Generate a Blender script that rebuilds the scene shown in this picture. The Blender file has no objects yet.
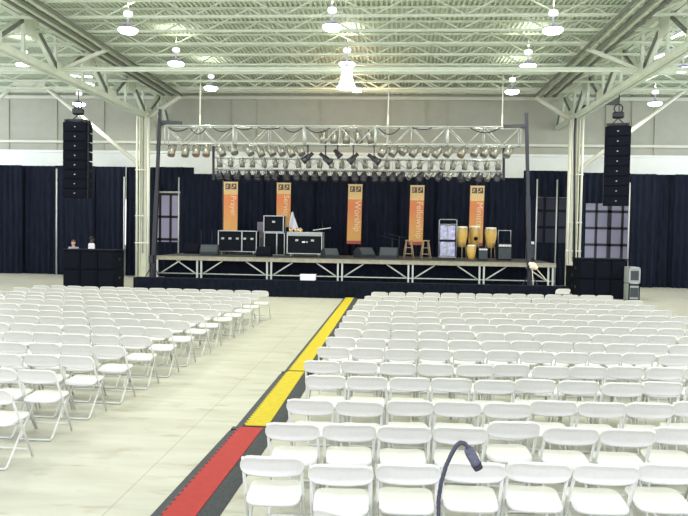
import bpy, bmesh, math, random
from mathutils import Vector, Matrix, Euler
random.seed(7)
PI = math.pi
C = bpy.context.scene.collection
scene = bpy.context.scene

# ------------------------------------------------------------------ camera
FPX, IW, IH = 690.0, 688, 516
TH, PH, RO, CH = math.radians(4.0), math.radians(2.16), math.radians(0.98), 2.39
_F = Vector((-math.sin(TH)*math.cos(PH), math.cos(TH)*math.cos(PH), -math.sin(PH)))
_R0 = Vector((math.cos(TH), math.sin(TH), 0)); _U0 = _R0.cross(_F)
_R = _R0*math.cos(RO) + _U0*math.sin(RO)
_U = _U0*math.cos(RO) - _R0*math.sin(RO)
CAM = Vector((0, 0, CH))

def ray(px, py): return _F + _R*((px-IW/2)/FPX) + _U*((IH/2-py)/FPX)
def at(px, py, Y):
    r = ray(px, py); return CAM + r*(Y/r.y)
def on(px, py, z=0.0):
    r = ray(px, py); return CAM + r*((z-CH)/r.z)
def proj(p):
    d = Vector(p)-CAM; k = d.dot(_F)
    return (IW/2+FPX*d.dot(_R)/k, IH/2-FPX*d.dot(_U)/k, k)

cd = bpy.data.cameras.new('camera'); cam = bpy.data.objects.new('camera', cd); C.objects.link(cam)
cd.sensor_fit = 'HORIZONTAL'; cd.sensor_width = 36; cd.lens = 36*FPX/IW; cd.clip_end = 300; cd.clip_start = .05
M = Matrix((_R, _U, -_F)).transposed().to_4x4(); M.translation = CAM
cam.matrix_world = M
scene.camera = cam

# ------------------------------------------------------------------ materials
def lin(c):
    c = c/255.0
    return c/12.92 if c <= .04045 else ((c+.055)/1.055)**2.4
def rgb(r, g, b): return (lin(r), lin(g), lin(b), 1)
MATS = {}
def mat(name, col, rough=.6, metal=0.0, noise=0.0, scale=8.0, emit=None, estr=0.0, bump=0.0, stretch=(1, 1, 1), spec=.5, alpha=1.0):
    m = bpy.data.materials.new(name); m.use_nodes = True
    nt = m.node_tree; b = nt.nodes['Principled BSDF']
    b.inputs['Base Color'].default_value = col
    b.inputs['Roughness'].default_value = rough
    b.inputs['Metallic'].default_value = metal
    b.inputs['Specular IOR Level'].default_value = spec
    b.inputs['Alpha'].default_value = alpha
    if noise or bump:
        tc = nt.nodes.new('ShaderNodeTexCoord'); mp = nt.nodes.new('ShaderNodeMapping')
        mp.inputs['Scale'].default_value = stretch
        nz = nt.nodes.new('ShaderNodeTexNoise'); nz.inputs['Scale'].default_value = scale; nz.inputs['Detail'].default_value = 4
        nt.links.new(tc.outputs['Object'], mp.inputs['Vector']); nt.links.new(mp.outputs['Vector'], nz.inputs['Vector'])
        if noise:
            rp = nt.nodes.new('ShaderNodeValToRGB')
            rp.color_ramp.elements[0].position = .3; rp.color_ramp.elements[1].position = .7
            rp.color_ramp.elements[0].color = tuple(max(0, x*(1-noise)) for x in col[:3])+(1,)
            rp.color_ramp.elements[1].color = tuple(min(1, x*(1+noise*.6)) for x in col[:3])+(1,)
            nt.links.new(nz.outputs['Fac'], rp.inputs['Fac']); nt.links.new(rp.outputs['Color'], b.inputs['Base Color'])
        if bump:
            bp = nt.nodes.new('ShaderNodeBump'); bp.inputs['Strength'].default_value = bump; bp.inputs['Distance'].default_value = .02
            nt.links.new(nz.outputs['Fac'], bp.inputs['Height']); nt.links.new(bp.outputs['Normal'], b.inputs['Normal'])
    if emit:
        b.inputs['Emission Color'].default_value = emit; b.inputs['Emission Strength'].default_value = estr
    MATS[name] = m
    return m

mat('chair_plastic', (.66, .658, .615, 1), .38, noise=.03, scale=30)
mat('chair_metal', (.60, .61, .56, 1), .35, noise=.05, scale=20)
mat('roof_deck', (.58, .65, .52, 1), .6, noise=.06, scale=1.5)
mat('roof_steel', (.64, .70, .55, 1), .5, noise=.07, scale=3)
mat('roof_pipe', (.17, .18, .15, 1), .5, noise=.1, scale=3)
mat('dark_steel', (.07, .075, .07, 1), .5, noise=.1, scale=3)
mat('column_paint', (.70, .71, .58, 1), .5, noise=.06, scale=3)
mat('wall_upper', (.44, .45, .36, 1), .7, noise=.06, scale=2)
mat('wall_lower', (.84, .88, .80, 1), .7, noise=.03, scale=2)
mat('trim_paint', (.70, .72, .60, 1), .5, noise=.03, scale=4)
mat('drape', (.0095, .0127, .0235, 1), .95, noise=.35, scale=3, stretch=(3, 3, .4), spec=.1)
mat('scrim', (.009, .011, .018, 1), .95, noise=.2, scale=3, stretch=(3, 3, .4), spec=.1, alpha=.86)
mat('black_cloth', (.0062, .0085, .0155, 1), .95, noise=.3, scale=5, spec=.1)
mat('speaker_black', (.0045, .0055, .0100, 1), .85, noise=.3, scale=20, spec=.1)
mat('grille_black', (.0050, .0062, .0112, 1), .9, noise=.4, scale=60, spec=.1)
mat('badge_white', (.75, .75, .75, 1), .4, noise=.02)
mat('black_paint', (.008, .009, .013, 1), .5, noise=.2, scale=9)
mat('tower_grey', (.022, .025, .035, 1), .45, .3, noise=.2, scale=5)
mat('aluminium', (.46, .49, .45, 1), .4, .35, noise=.08, scale=8)
mat('case_edge', (.34, .37, .34, 1), .3, .6, noise=.08, scale=12)
mat('case_black', (.0065, .0090, .0125, 1), .8, noise=.3, scale=12, spec=.12)
mat('case_grey', (.30, .33, .30, 1), .55, noise=.15, scale=12)
mat('stage_edge', (.30, .285, .205, 1), .6, noise=.2, scale=6)
mat('stage_top', (.045, .045, .045, 1), .7, noise=.2, scale=3)
mat('ramp_rubber', (.036, .043, .048, 1), .8, noise=.4, scale=35, bump=.3)
mat('ramp_red', (.36, .036, .032, 1), .7, spec=.2, noise=.10, scale=14)
mat('ramp_yellow', (.50, .40, .020, 1), .7, spec=.2, noise=.10, scale=14)
mat('par_metal', (.25, .25, .20, 1), .35, .5, noise=.2, scale=15)
mat('par_black', (.012, .012, .016, 1), .45, noise=.2, scale=15)
mat('par_lens', (.20, .19, .19, 1), .15, noise=.2, scale=20)
mat('par_gel', (.45, .20, .12, 1), .3, noise=.3, scale=30)
mat('lamp_housing', (.62, .62, .72, 1), .4, noise=.04)  # faint lilac tint imitates the lens's purple fringe
mat('lamp_fringe', (.20, .17, .50, 1), .3, noise=.04)  # violet paints the lens's colour fringe round the glow onto the reflector
mat('lamp_glow', (.9, .9, .9, 1), .4, emit=(1, .98, .93, 1), estr=9, noise=.01)
mat('ballast_glow', (.8, .8, .85, 1), .4, emit=(.98, .95, 1, 1), estr=.8, noise=.01)  # no light source: emission paints the bright blob on the ballast
mat('bell_glow', (.9, .9, .85, 1), .4, emit=(1, .99, .93, 1), estr=1.6, noise=.01)
mat('tube_glow', (.9, .9, .9, 1), .4, emit=(1, 1, .95, 1), estr=2.2, noise=.01)
mat('pane_bright', (.4, .4, .5, 1), .3, emit=(.62, .58, .78, 1), estr=.18, noise=.05, scale=2)
mat('pane_dim', (.3, .3, .4, 1), .3, emit=(.58, .56, .76, 1), estr=.10, noise=.05, scale=2)
mat('pane_white', (.6, .6, .7, 1), .3, emit=(.9, .88, 1, 1), estr=1.1, noise=.05, scale=2)
mat('mullion', (.05, .05, .06, 1), .5, noise=.1)
mat('banner_tan', (.56, .40, .17, 1), .7, noise=.08, scale=6)
mat('banner_red', (.34, .065, .055, 1), .7, noise=.1, scale=6)
mat('banner_photo', (.07, .06, .06, 1), .6, noise=.95, scale=18)
mat('banner_letter', (.66, .50, .32, 1), .6, noise=.02)
mat('conga_wood', (.56, .36, .075, 1), .35, noise=.15, scale=10, stretch=(6, 6, 1))
mat('drum_head', (.78, .70, .50, 1), .5, noise=.06, scale=10)
mat('stool_wood', (.34, .26, .14, 1), .5, noise=.2, scale=12, stretch=(5, 5, 1))
mat('silver_wrap', (.33, .33, .43, 1), .25, .4, noise=.45, scale=7)
mat('amp_grey', (.040, .050, .056, 1), .8, noise=.3, scale=25)
mat('wedge_grey', (.016, .021, .026, 1), .8, noise=.3, scale=25)
mat('skin_light', (.55, .33, .23, 1), .55, noise=.06, scale=30)
mat('skin_dark', (.05, .028, .02, 1), .5, noise=.06, scale=30)
mat('hair_brown', (.06, .035, .02, 1), .7, noise=.3, scale=40)
mat('hair_black', (.008, .007, .008, 1), .7, noise=.3, scale=40)
mat('shirt_grey', (.28, .29, .32, 1), .8, noise=.08, scale=15)
mat('shirt_white', (.72, .72, .74, 1), .8, noise=.05, scale=15)
mat('trousers_dark', (.02, .022, .035, 1), .85, noise=.1, scale=20)
mat('eye_dark', (.01, .008, .008, 1), .2, noise=.02)
mat('lilac_case', (.13, .11, .15, 1), .6, noise=.1, scale=6)
mat('white_cloth', (.75, .75, .78, 1), .8, noise=.06, scale=9)
mat('brass', (.60, .38, .12, 1), .3, .7, noise=.2, scale=10)
mat('mic_black', (.028, .028, .048, 1), .4, noise=.2, scale=40)
mat('foam_black', (.02, .021, .03, 1), .9, noise=.5, scale=160, bump=.4)
mat('foam_grey', (.085, .085, .115, 1), .8, noise=.3, scale=120, bump=.3)

def floor_material():
    m = bpy.data.materials.new('concrete_floor'); m.use_nodes = True
    nt = m.node_tree; N = nt.nodes; L = nt.links; b = N['Principled BSDF']
    tc = N.new('ShaderNodeTexCoord')
    mp = N.new('ShaderNodeMapping'); mp.inputs['Scale'].default_value = (.55, 2.6, 1)
    n1 = N.new('ShaderNodeTexNoise'); n1.inputs['Scale'].default_value = 1.1; n1.inputs['Detail'].default_value = 8; n1.inputs['Roughness'].default_value = .62
    L.new(tc.outputs['Object'], mp.inputs['Vector']); L.new(mp.outputs['Vector'], n1.inputs['Vector'])
    r1 = N.new('ShaderNodeValToRGB')
    r1.color_ramp.elements[0].position = .30; r1.color_ramp.elements[0].color = (.385, .38, .305, 1)
    r1.color_ramp.elements[1].position = .62; r1.color_ramp.elements[1].color = (.475, .475, .395, 1)
    L.new(n1.outputs['Fac'], r1.inputs['Fac'])
    # brown-grey drips and scuffs
    mp2 = N.new('ShaderNodeMapping'); mp2.inputs['Scale'].default_value = (.8, 2.2, 1)
    n2 = N.new('ShaderNodeTexNoise'); n2.inputs['Scale'].default_value = 2.3; n2.inputs['Detail'].default_value = 3
    L.new(tc.outputs['Object'], mp2.inputs['Vector']); L.new(mp2.outputs['Vector'], n2.inputs['Vector'])
    r2 = N.new('ShaderNodeValToRGB')
    r2.color_ramp.elements[0].position = .58; r2.color_ramp.elements[0].color = (0, 0, 0, 1)
    r2.color_ramp.elements[1].position = .74; r2.color_ramp.elements[1].color = (1, 1, 1, 1)
    L.new(n2.outputs['Fac'], r2.inputs['Fac'])
    mx = N.new('ShaderNodeMix'); mx.data_type = 'RGBA'
    mx.inputs[7].default_value = (.27, .21, .14, 1)
    mu = N.new('ShaderNodeMath'); mu.operation = 'MULTIPLY'; mu.inputs[1].default_value = .6
    L.new(r2.outputs['Color'], mu.inputs[0]); L.new(mu.outputs[0], mx.inputs[0]); L.new(r1.outputs['Color'], mx.inputs[6])
    # control joints
    sp = N.new('ShaderNodeSeparateXYZ'); L.new(tc.outputs['Object'], sp.inputs[0])
    def joint(out, off, period, half):
        a = N.new('ShaderNodeMath'); a.operation = 'SUBTRACT'; a.inputs[1].default_value = off; L.new(out, a.inputs[0])
        w = N.new('ShaderNodeMath'); w.operation = 'PINGPONG'; w.inputs[1].default_value = period/2; L.new(a.outputs[0], w.inputs[0])
        c = N.new('ShaderNodeMath'); c.operation = 'LESS_THAN'; c.inputs[1].default_value = half; L.new(w.outputs[0], c.inputs[0])
        return c.outputs[0]
    jx = joint(sp.outputs[0], -2.36, 6.1, .006); jy = joint(sp.outputs[1], 15.4, 6.1, .006)
    mxj = N.new('ShaderNodeMath'); mxj.operation = 'MAXIMUM'; L.new(jx, mxj.inputs[0]); L.new(jy, mxj.inputs[1])
    mj = N.new('ShaderNodeMath'); mj.operation = 'MULTIPLY'; mj.inputs[1].default_value = .55; L.new(mxj.outputs[0], mj.inputs[0])
    mx2 = N.new('ShaderNodeMix'); mx2.data_type = 'RGBA'; mx2.inputs[7].default_value = (.22, .19, .13, 1)
    L.new(mj.outputs[0], mx2.inputs[0]); L.new(mx.outputs[2], mx2.inputs[6])
    L.new(mx2.outputs[2], b.inputs['Base Color'])
    b.inputs['Roughness'].default_value = .45; b.inputs['Specular IOR Level'].default_value = .35
    MATS['floor'] = m
floor_material()

def banner_material():
    # printed fade: deep orange at the upper part to golden yellow at the foot
    m = bpy.data.materials.new('banner_print'); m.use_nodes = True
    nt = m.node_tree; N = nt.nodes; L = nt.links; b = N['Principled BSDF']
    tc = N.new('ShaderNodeTexCoord'); sp = N.new('ShaderNodeSeparateXYZ'); L.new(tc.outputs['Generated'], sp.inputs[0])
    nz = N.new('ShaderNodeTexNoise'); nz.inputs['Scale'].default_value = 3; L.new(tc.outputs['Generated'], nz.inputs['Vector'])
    ad = N.new('ShaderNodeMath'); ad.operation = 'MULTIPLY_ADD'; ad.inputs[1].default_value = .35; L.new(nz.outputs['Fac'], ad.inputs[0]); L.new(sp.outputs[2], ad.inputs[2])
    r = N.new('ShaderNodeValToRGB')
    r.color_ramp.elements[0].position = .2; r.color_ramp.elements[0].color = (.56, .315, .085, 1)
    r.color_ramp.elements[1].position = 1.1; r.color_ramp.elements[1].color = (.56, .185, .060, 1)
    L.new(ad.outputs[0], r.inputs['Fac']); L.new(r.outputs['Color'], b.inputs['Base Color'])
    b.inputs['Roughness'].default_value = .7
    MATS['banner_print'] = m
banner_material()

# ------------------------------------------------------------------ mesh builder
class MB:
    def __init__(s): s.v = []; s.f = []; s.sm = []
    def add(s, vs, fs, smooth=False):
        o = len(s.v); s.v += [tuple(v) for v in vs]
        for f in fs: s.f.append(tuple(i+o for i in f)); s.sm.append(smooth)
        return s
    def box(s, c, d, rot=None, bev=0.0):
        hx, hy, hz = d[0]/2, d[1]/2, d[2]/2
        b = min(bev, hx*.9, hy*.9, hz*.9)
        if b <= 0:
            vs = [Vector((x, y, z)) for x in (-hx, hx) for y in (-hy, hy) for z in (-hz, hz)]
            fs = [(0, 1, 3, 2), (4, 6, 7, 5), (0, 4, 5, 1), (2, 3, 7, 6), (0, 2, 6, 4), (1, 5, 7, 3)]
        else:
            vs, fs = [], []
            idx = {}
            for sx in (-1, 1):
                for sy in (-1, 1):
                    for sz in (-1, 1):
                        for a in range(3):
                            p = [sx*hx, sy*hy, sz*hz]
                            q = [sx*(hx-b), sy*(hy-b), sz*(hz-b)]; q[a] = p[a]
                            idx[(sx, sy, sz, a)] = len(vs); vs.append(Vector(q))
            def quad(keys): fs.append(tuple(idx[k] for k in keys))
            for a in range(3):
                o1, o2 = [i for i in range(3) if i != a]
                for sg in (-1, 1):
                    ks = []
                    for (p, q) in ((-1, -1), (1, -1), (1, 1), (-1, 1)):
                        t = [0, 0, 0]; t[a] = sg; t[o1] = p; t[o2] = q; ks.append((t[0], t[1], t[2], a))
                    quad(ks)
            for a in range(3):
                o1, o2 = [i for i in range(3) if i != a]
                for p in (-1, 1):
                    for q in (-1, 1):
                        def k(sa, ax):
                            t = [0, 0, 0]; t[a] = sa; t[o1] = p; t[o2] = q; return (t[0], t[1], t[2], ax)
                        quad([k(-1, o1), k(1, o1), k(1, o2), k(-1, o2)])
            for sx in (-1, 1):
                for sy in (-1, 1):
                    for sz in (-1, 1): quad([(sx, sy, sz, 0), (sx, sy, sz, 1), (sx, sy, sz, 2)])
        R = rot if rot is not None else Matrix.Identity(3)
        return s.add([Vector(c)+R@v for v in vs], fs)
    def tube(s, pts, r, n=8, close=True):
        pts = [Vector(p) for p in pts]
        rs = r if isinstance(r, (list, tuple)) else [r]*len(pts)
        vs = []; fs = []
        t = (pts[1]-pts[0]).normalized()
        ref = Vector((0, 0, 1)) if abs(t.z) < .9 else Vector((1, 0, 0))
        u = t.cross(ref).normalized()
        for i, p in enumerate(pts):
            if i == 0: d = pts[1]-pts[0]
            elif i == len(pts)-1: d = pts[-1]-pts[-2]
            else: d = (pts[i+1]-p).normalized()+(p-pts[i-1]).normalized()
            d = d.normalized()
            u = (u-d*u.dot(d)).normalized(); w = d.cross(u)
            for k in range(n):
                a = 2*PI*k/n
                vs.append(p+(u*math.cos(a)+w*math.sin(a))*rs[i])
        for i in range(len(pts)-1):
            for k in range(n):
                fs.append((i*n+k, i*n+(k+1) % n, (i+1)*n+(k+1) % n, (i+1)*n+k))
        s.add(vs, fs, True)
        if close:
            o = len(s.v)-len(vs)
            s.f.append(tuple(o+k for k in range(n-1, -1, -1))); s.sm.append(False)
            s.f.append(tuple(o+(len(pts)-1)*n+k for k in range(n))); s.sm.append(False)
        return s
    def bar(s, a, b, w, h=None):           # rectangular bar from a to b
        a, b = Vector(a), Vector(b); h = h or w
        t = (b-a).normalized(); ref = Vector((0, 0, 1)) if abs(t.z) < .95 else Vector((0, 1, 0))
        u = t.cross(ref).normalized(); v = u.cross(t)
        vs = [p+u*(sx*w/2)+v*(sz*h/2) for p in (a, b) for sx, sz in ((-1, -1), (1, -1), (1, 1), (-1, 1))]
        return s.add(vs, [(0, 1, 2, 3), (7, 6, 5, 4), (0, 4, 5, 1), (1, 5, 6, 2), (2, 6, 7, 3), (3, 7, 4, 0)])
    def lathe(s, prof, n=16, o=(0, 0, 0), rot=None, smooth=True):   # prof: [(r,z)...]
        R = rot if rot is not None else Matrix.Identity(3)
        vs = []; fs = []
        for r, z in prof:
            for k in range(n):
                a = 2*PI*k/n; vs.append(Vector(o)+R@Vector((r*math.cos(a), r*math.sin(a), z)))
        for i in range(len(prof)-1):
            for k in range(n): fs.append((i*n+k, i*n+(k+1) % n, (i+1)*n+(k+1) % n, (i+1)*n+k))
        if prof[0][0] > 1e-4: fs.append(tuple(range(n-1, -1, -1)))
        if prof[-1][0] > 1e-4: fs.append(tuple((len(prof)-1)*n+k for k in range(n)))
        return s.add(vs, fs, smooth)
    def prism(s, poly, axis, lo, hi):      # poly in the two other axes
        def P(p, t):
            q = [0, 0, 0]; o = [i for i in range(3) if i != axis]; q[o[0]], q[o[1]] = p; q[axis] = t; return q
        n = len(poly)
        vs = [P(p, lo) for p in poly]+[P(p, hi) for p in poly]
        fs = [tuple(range(n-1, -1, -1)), tuple(range(n, 2*n))]+[(i, (i+1) % n, n+(i+1) % n, n+i) for i in range(n)]
        return s.add(vs, fs)
    def sphere(s, c, r, n=10, sc=(1, 1, 1)):
        m = n//2+1
        prof = [(max(1e-5, math.sin(PI*i/m)), -math.cos(PI*i/m)) for i in range(m+1)]
        vs = []; fs = []
        for rr, z in prof:
            for k in range(n):
                a = 2*PI*k/n; vs.append((c[0]+r*sc[0]*rr*math.cos(a), c[1]+r*sc[1]*rr*math.sin(a), c[2]+r*sc[2]*z))
        for i in range(m):
            for k in range(n): fs.append((i*n+k, i*n+(k+1) % n, (i+1)*n+(k+1) % n, (i+1)*n+k))
        return s.add(vs, fs, True)
    def mesh(s, name, m):
        me = bpy.data.meshes.new(name); me.from_pydata(s.v, [], s.f)
        me.polygons.foreach_set('use_smooth', s.sm)
        bm = bmesh.new(); bm.from_mesh(me); bmesh.ops.recalc_face_normals(bm, faces=bm.faces); bm.to_mesh(me); bm.free()
        me.materials.append(MATS[m]); me.update()
        return me
    def build(s, name, m, parent=None, loc=None, rot=None):
        return link(name, s.mesh(name, m), parent, loc, rot)

def link(name, me, parent=None, loc=None, rot=None):
    o = bpy.data.objects.new(name, me); C.objects.link(o)
    if parent is not None: o.parent = parent
    if loc is not None: o.location = loc
    if rot is not None: o.rotation_euler = rot
    return o
def tag(o, label, cat, group=None, kind=None):
    if label: o['label'] = label
    if cat: o['category'] = cat
    if group: o['group'] = group
    if kind: o['kind'] = kind
    return o
def thing(name, label, cat, loc=(0, 0, 0), rz=0.0, group=None):
    o = bpy.data.objects.new(name, None); C.objects.link(o)
    o.location = loc; o.rotation_euler = (0, 0, rz); o.empty_display_size = .2
    return tag(o, label, cat, group)
def struct(o, label=None):
    o['kind'] = 'structure'
    if label: o['label'] = label
    return o
def sthing(name, label=None, loc=(0, 0, 0)):
    o = bpy.data.objects.new(name, None); C.objects.link(o); o.location = loc
    return struct(o, label)
def copy_tree(o, parent=None):
    c = o.copy(); C.objects.link(c)
    if parent is not None: c.parent = parent
    for ch in list(o.children): copy_tree(ch, c)
    return c
ORD = ['zeroth', 'first', 'second', 'third', 'fourth', 'fifth', 'sixth', 'seventh', 'eighth', 'ninth', 'tenth', 'eleventh', 'twelfth', 'thirteenth',
       'fourteenth', 'fifteenth', 'sixteenth', 'seventeenth', 'eighteenth', 'nineteenth', 'twentieth', 'twenty-first', 'twenty-second', 'twenty-third',
       'twenty-fourth', 'twenty-fifth', 'twenty-sixth', 'twenty-seventh', 'twenty-eighth', 'twenty-ninth', 'thirtieth', 'thirty-first', 'thirty-second']
def rotm(ax, a): return Matrix.Rotation(a, 3, ax)

# ------------------------------------------------------------------ floor, walls, roof
XL, XR = -25.0, 21.5          # modelled width of the hall
GL, GR = -12.0, 8.3           # girder and column lines
YW = 36.0                     # back wall
YC = 32.6                     # column line
b = MB(); b.add([(XL, -8, 0), (XR, -8, 0), (XR, YW+.3, 0), (XL, YW+.3, 0), (XL, -8, -.2), (XR, -8, -.2), (XR, YW+.3, -.2), (XL, YW+.3, -.2)],
               [(0, 1, 2, 3), (7, 6, 5, 4), (0, 4, 5, 1), (1, 5, 6, 2), (2, 6, 7, 3), (3, 7, 4, 0)])
struct(b.build('floor', 'floor'), 'pale stained concrete hall floor with saw-cut joints')

# corrugated steel roof deck, flutes along Y
ZD = 9.53
b = MB(); prof = []; x = XL; p = .16
while x < XR:
    prof += [(x, ZD), (x+.06, ZD), (x+.075, ZD+.075), (x+.145, ZD+.075)]
    x += p
vs = [(x, -3.0, z) for x, z in prof]+[(x, YW+.3, z) for x, z in prof]
n = len(prof)
b.add(vs, [(i, i+1, n+i+1, n+i) for i in range(n-1)])
b.box(((XL+XR)/2, (YW-2.7)/2, ZD+.17), (XR-XL, YW+3.3, .08))
struct(b.build('ceiling', 'roof_deck'), 'pale green corrugated steel roof deck')

ZS = 6.5
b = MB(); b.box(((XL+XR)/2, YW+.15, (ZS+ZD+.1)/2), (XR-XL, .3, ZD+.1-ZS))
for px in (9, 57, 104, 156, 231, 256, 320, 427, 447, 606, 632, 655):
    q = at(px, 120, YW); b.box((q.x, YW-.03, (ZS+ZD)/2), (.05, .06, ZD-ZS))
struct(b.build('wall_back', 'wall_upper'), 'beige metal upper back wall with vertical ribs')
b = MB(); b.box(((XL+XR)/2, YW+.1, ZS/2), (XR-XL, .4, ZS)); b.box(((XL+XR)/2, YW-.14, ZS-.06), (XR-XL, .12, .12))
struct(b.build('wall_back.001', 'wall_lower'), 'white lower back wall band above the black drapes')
for i, (z, h) in enumerate(((9.30, .16), (6.95, .13))):
    b = MB(); b.box(((XL+XR)/2, YW-.13, z), (XR-XL, .16, h))
    struct(b.build('trim_%d' % (i+1), 'trim_paint'))
b = MB()
for px in (388,):
    q = at(px, 110, YW); b.tube([(q.x, YW-.15, 5), (q.x, YW-.15, 9.4)], .07)
struct(b.build('trim_3', 'trim_paint'))
# grey duct block on the wall left and right of the stage backdrop
# ---- roof beams (bar joists across the hall)
def joist(Y, zb, zt, name='roof_beam', x0=XL, x1=XR, chord=.065, panel=2.7, web=.045):
    t = sthing(name, None, (0, Y, 0))
    b = MB(); b.box(((x0+x1)/2, 0, zb+chord/2), (x1-x0, .11, chord)); b.build('bottom_chord', 'roof_steel', t)
    b = MB(); b.box(((x0+x1)/2, 0, zt-.025), (x1-x0, .12, .05)); b.build('top_chord', 'roof_steel', t)
    b = MB(); x = x0; k = 0
    while x < x1-.01:
        xe = min(x1, x+panel/2)
        a, c = (zb+.05, zt-.04) if k % 2 == 0 else (zt-.04, zb+.05)
        b.bar((x, 0, a), (xe, 0, c), web, web); x = xe; k += 1
    b.build('web_bracing', 'roof_steel', t)
    return t
Y = 19.16-1.48*5
while Y < 32.2:
    joist(Y, 8.75, ZD-.005)
    Y += 1.48
# heavier truss on the column line and the low strut
joist(YC, 8.97, ZD-.01, chord=.09, panel=1.5, web=.07)
joist(YC+1.5, 9.2, ZD-.01, chord=.06, panel=1.9, web=.04)
b = MB(); b.box(((XL+XR)/2, 24.0, 8.0), (XR-XL, .22, .05)); b.box(((XL+XR)/2, 24.0, 8.05), (XR-XL, .07, .07)); b.box(((XL+XR)/2, 24, 7.95), (XR-XL, .05, .06))
struct(b.build('roof_beam', 'roof_steel'), 'long pale steel strut crossing the hall between the girders')

def girder(X, s):
    t = sthing('roof_beam', 'deep steel girder truss running towards the stage over the column line', (X, 0, 0))
    y0, y1 = 8.0, YW-.1
    zb, zt = 7.82, 9.25
    b = MB(); b.box((-.11, (y0+y1)/2, zb), (.16, y1-y0, .20)); b.box((.11, (y0+y1)/2, zb), (.16, y1-y0, .20)); b.build('bottom_chord', 'roof_steel', t)
    b = MB(); b.box((-.12, (y0+y1)/2, zt), (.18, y1-y0, .22)); b.box((.12, (y0+y1)/2, zt), (.18, y1-y0, .22)); b.build('top_chord', 'roof_steel', t)
    wb = MB(); wd = MB(); gp = MB()
    y = 24.0-2.15*7; k = 0
    while y < y1:
        ye = min(y+2.15, y1)
        wb.bar((-.08, y, zb), (-.08, y, zt), .10, .12)
        a, c = (zb, zt) if k % 2 else (zt, zb)
        wb.bar((.0, y, a), (.0, ye, c), .14, .12)
        wd.bar((.10*s, y+.1, a), (.10*s, ye+.1, c), .06, .10)
        gp.box((.20*s, y, zt-.34 if k % 2 == 0 else zb+.20), (.03, .85, .80 if k % 2 == 0 else .35))
        y += 2.15; k += 1
    wb.build('web_bracing', 'roof_steel', t); wd.build('web_angle', 'roof_pipe', t); gp.build('gusset_plate', 'roof_steel', t)
    return t
girder(GL, 1); girder(GR, -1)
# pipes along the girders
def pipe_run(X, z, r, m):
    b = MB(); b.tube([(X, 8, z), (X, 32, z)], r, 8)
    o = b.build('roof_pipe', m)
    return o
k = 0
for X, s, side in ((GL, 1, 'left'), (GR, -1, 'right')):
    for j, (dx, z, r, m) in enumerate(((1.15, 8.67, .05, 'roof_pipe'), (1.36, 8.68, .05, 'roof_steel'), (1.55, 8.67, .06, 'roof_pipe'), (1.80, 8.68, .05, 'roof_steel'), (2.0, 8.67, .05, 'roof_pipe'))):
        o = pipe_run(X+s*dx, z-.0, r, m); o['kind'] = 'structure'; o.name = 'ceiling_trim'
# knee braces at the strut
def brace(a, c, r, mname='column_paint', flat=False):
    b = MB()
    if flat: b.bar(a, c, r*2, r*2)
    else: b.tube([a, c], r, 10)
    o = b.build('roof_beam', mname); struct(o); return o
brace((-11.9, 24, 7.95), (-10.0, 24, 8.78), .06, flat=True); brace((8.2, 24, 7.95), (6.2, 24, 8.78), .06, flat=True)
# ---- columns
def column(X, s):
    t = sthing('column', 'pale painted steel column with pipes beside the stage', (X, YC, 0))
    b = MB(); b.box((-.16, 0, 3.9), (.03, .36, 7.8)); b.box((.16, 0, 3.9), (.03, .36, 7.8)); b.box((0, 0, 3.9), (.32, .03, 7.8))
    b.build('shaft', 'column_paint', t)
    b = MB(); b.tube([(.27*s, -.15, 0.02), (.27*s, -.15, 7.7)], .075, 10); b.build('pipe', 'column_paint', t)
    b = MB(); b.tube([(-.30*s, -.12, 0.02), (-.30*s, -.12, 6.2), (-.30*s, -.12, 7.9)], .055, 10); b.build('pipe', 'column_paint', t)
    b = MB(); b.box((.03*s, -.20, 4.5), (.05, .03, 6.6)); b.build('cable_tray', 'roof_pipe', t)
    b = MB(); b.box((0, 0, .02), (.6, .6, .04)); b.build('base_plate', 'column_paint', t)
    b = MB(); b.box((0, 0, 7.85), (.6, .5, .1)); b.build('cap', 'column_paint', t)
    b = MB()
    for z in (1.7, 3.0, 5.2): b.box((0, -.21, z), (.70, .05, .05))
    b.build('pipe_clamp', 'column_paint', t)
    return t
column(GL-.0, 1); column(GR, -1)
brace((GL+.1, YC, 7.65), (GL+1.75, YC, 8.75), .11); brace((GR-.1, YC, 7.65), (GR-1.85, YC, 8.75), .11)
brace((GL-.15, YC, 5.4), at(42, 84, YC), .10); brace((GR+.15, YC, 5.4), at(690, 86, YC), .10)
q = at(30, 83, YC); brace(at(17, 83, YC), at(-12, 108, YC), .10)
b = MB(); b.box(q, (1.6, .2, .28)); struct(b.build('roof_beam', 'column_paint'))

# ---- windows (glazed doors) on the back wall
def window(nm, px0, px1, pyt, pyb, nx, ny, pane, label):
    a, c = at(px0, pyt, YW-.12), at(px1, pyb, YW-.12)
    x0, x1, z1, z0 = a.x, c.x, a.z, c.z
    t = sthing(nm, label, ((x0+x1)/2, YW-.12, z0))
    w, h = x1-x0, z1-z0
    b = MB(); b.box((0, 0, h/2), (w, .03, h)); b.build('pane', pane, t)
    b = MB()
    for i in range(nx+1): b.box((-w/2+w*i/nx, -.03, h/2), (.12 if i % 3 else .2, .06, h))
    for j in range(ny+1): b.box((0, -.03, h*j/ny), (w, .06, .13))
    b.build('window_frame', 'mullion', t)
window('window_1', 150, 181, 194, 262, 3, 3, 'pane_bright', 'lilac lit window seen between drapes left of the stage')
window('window_2', 532, 634, 194, 262, 8, 4, 'pane_dim', 'dim lilac gridded window behind drapes right of the stage')
q = at(125, 222, YW-.2); b = MB(); b.box((q.x, YW-.2, q.z), (.16, .03, 2.4)); w3 = b.build('window_3', 'pane_white'); struct(w3, 'narrow white window slit beside the left column')

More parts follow.
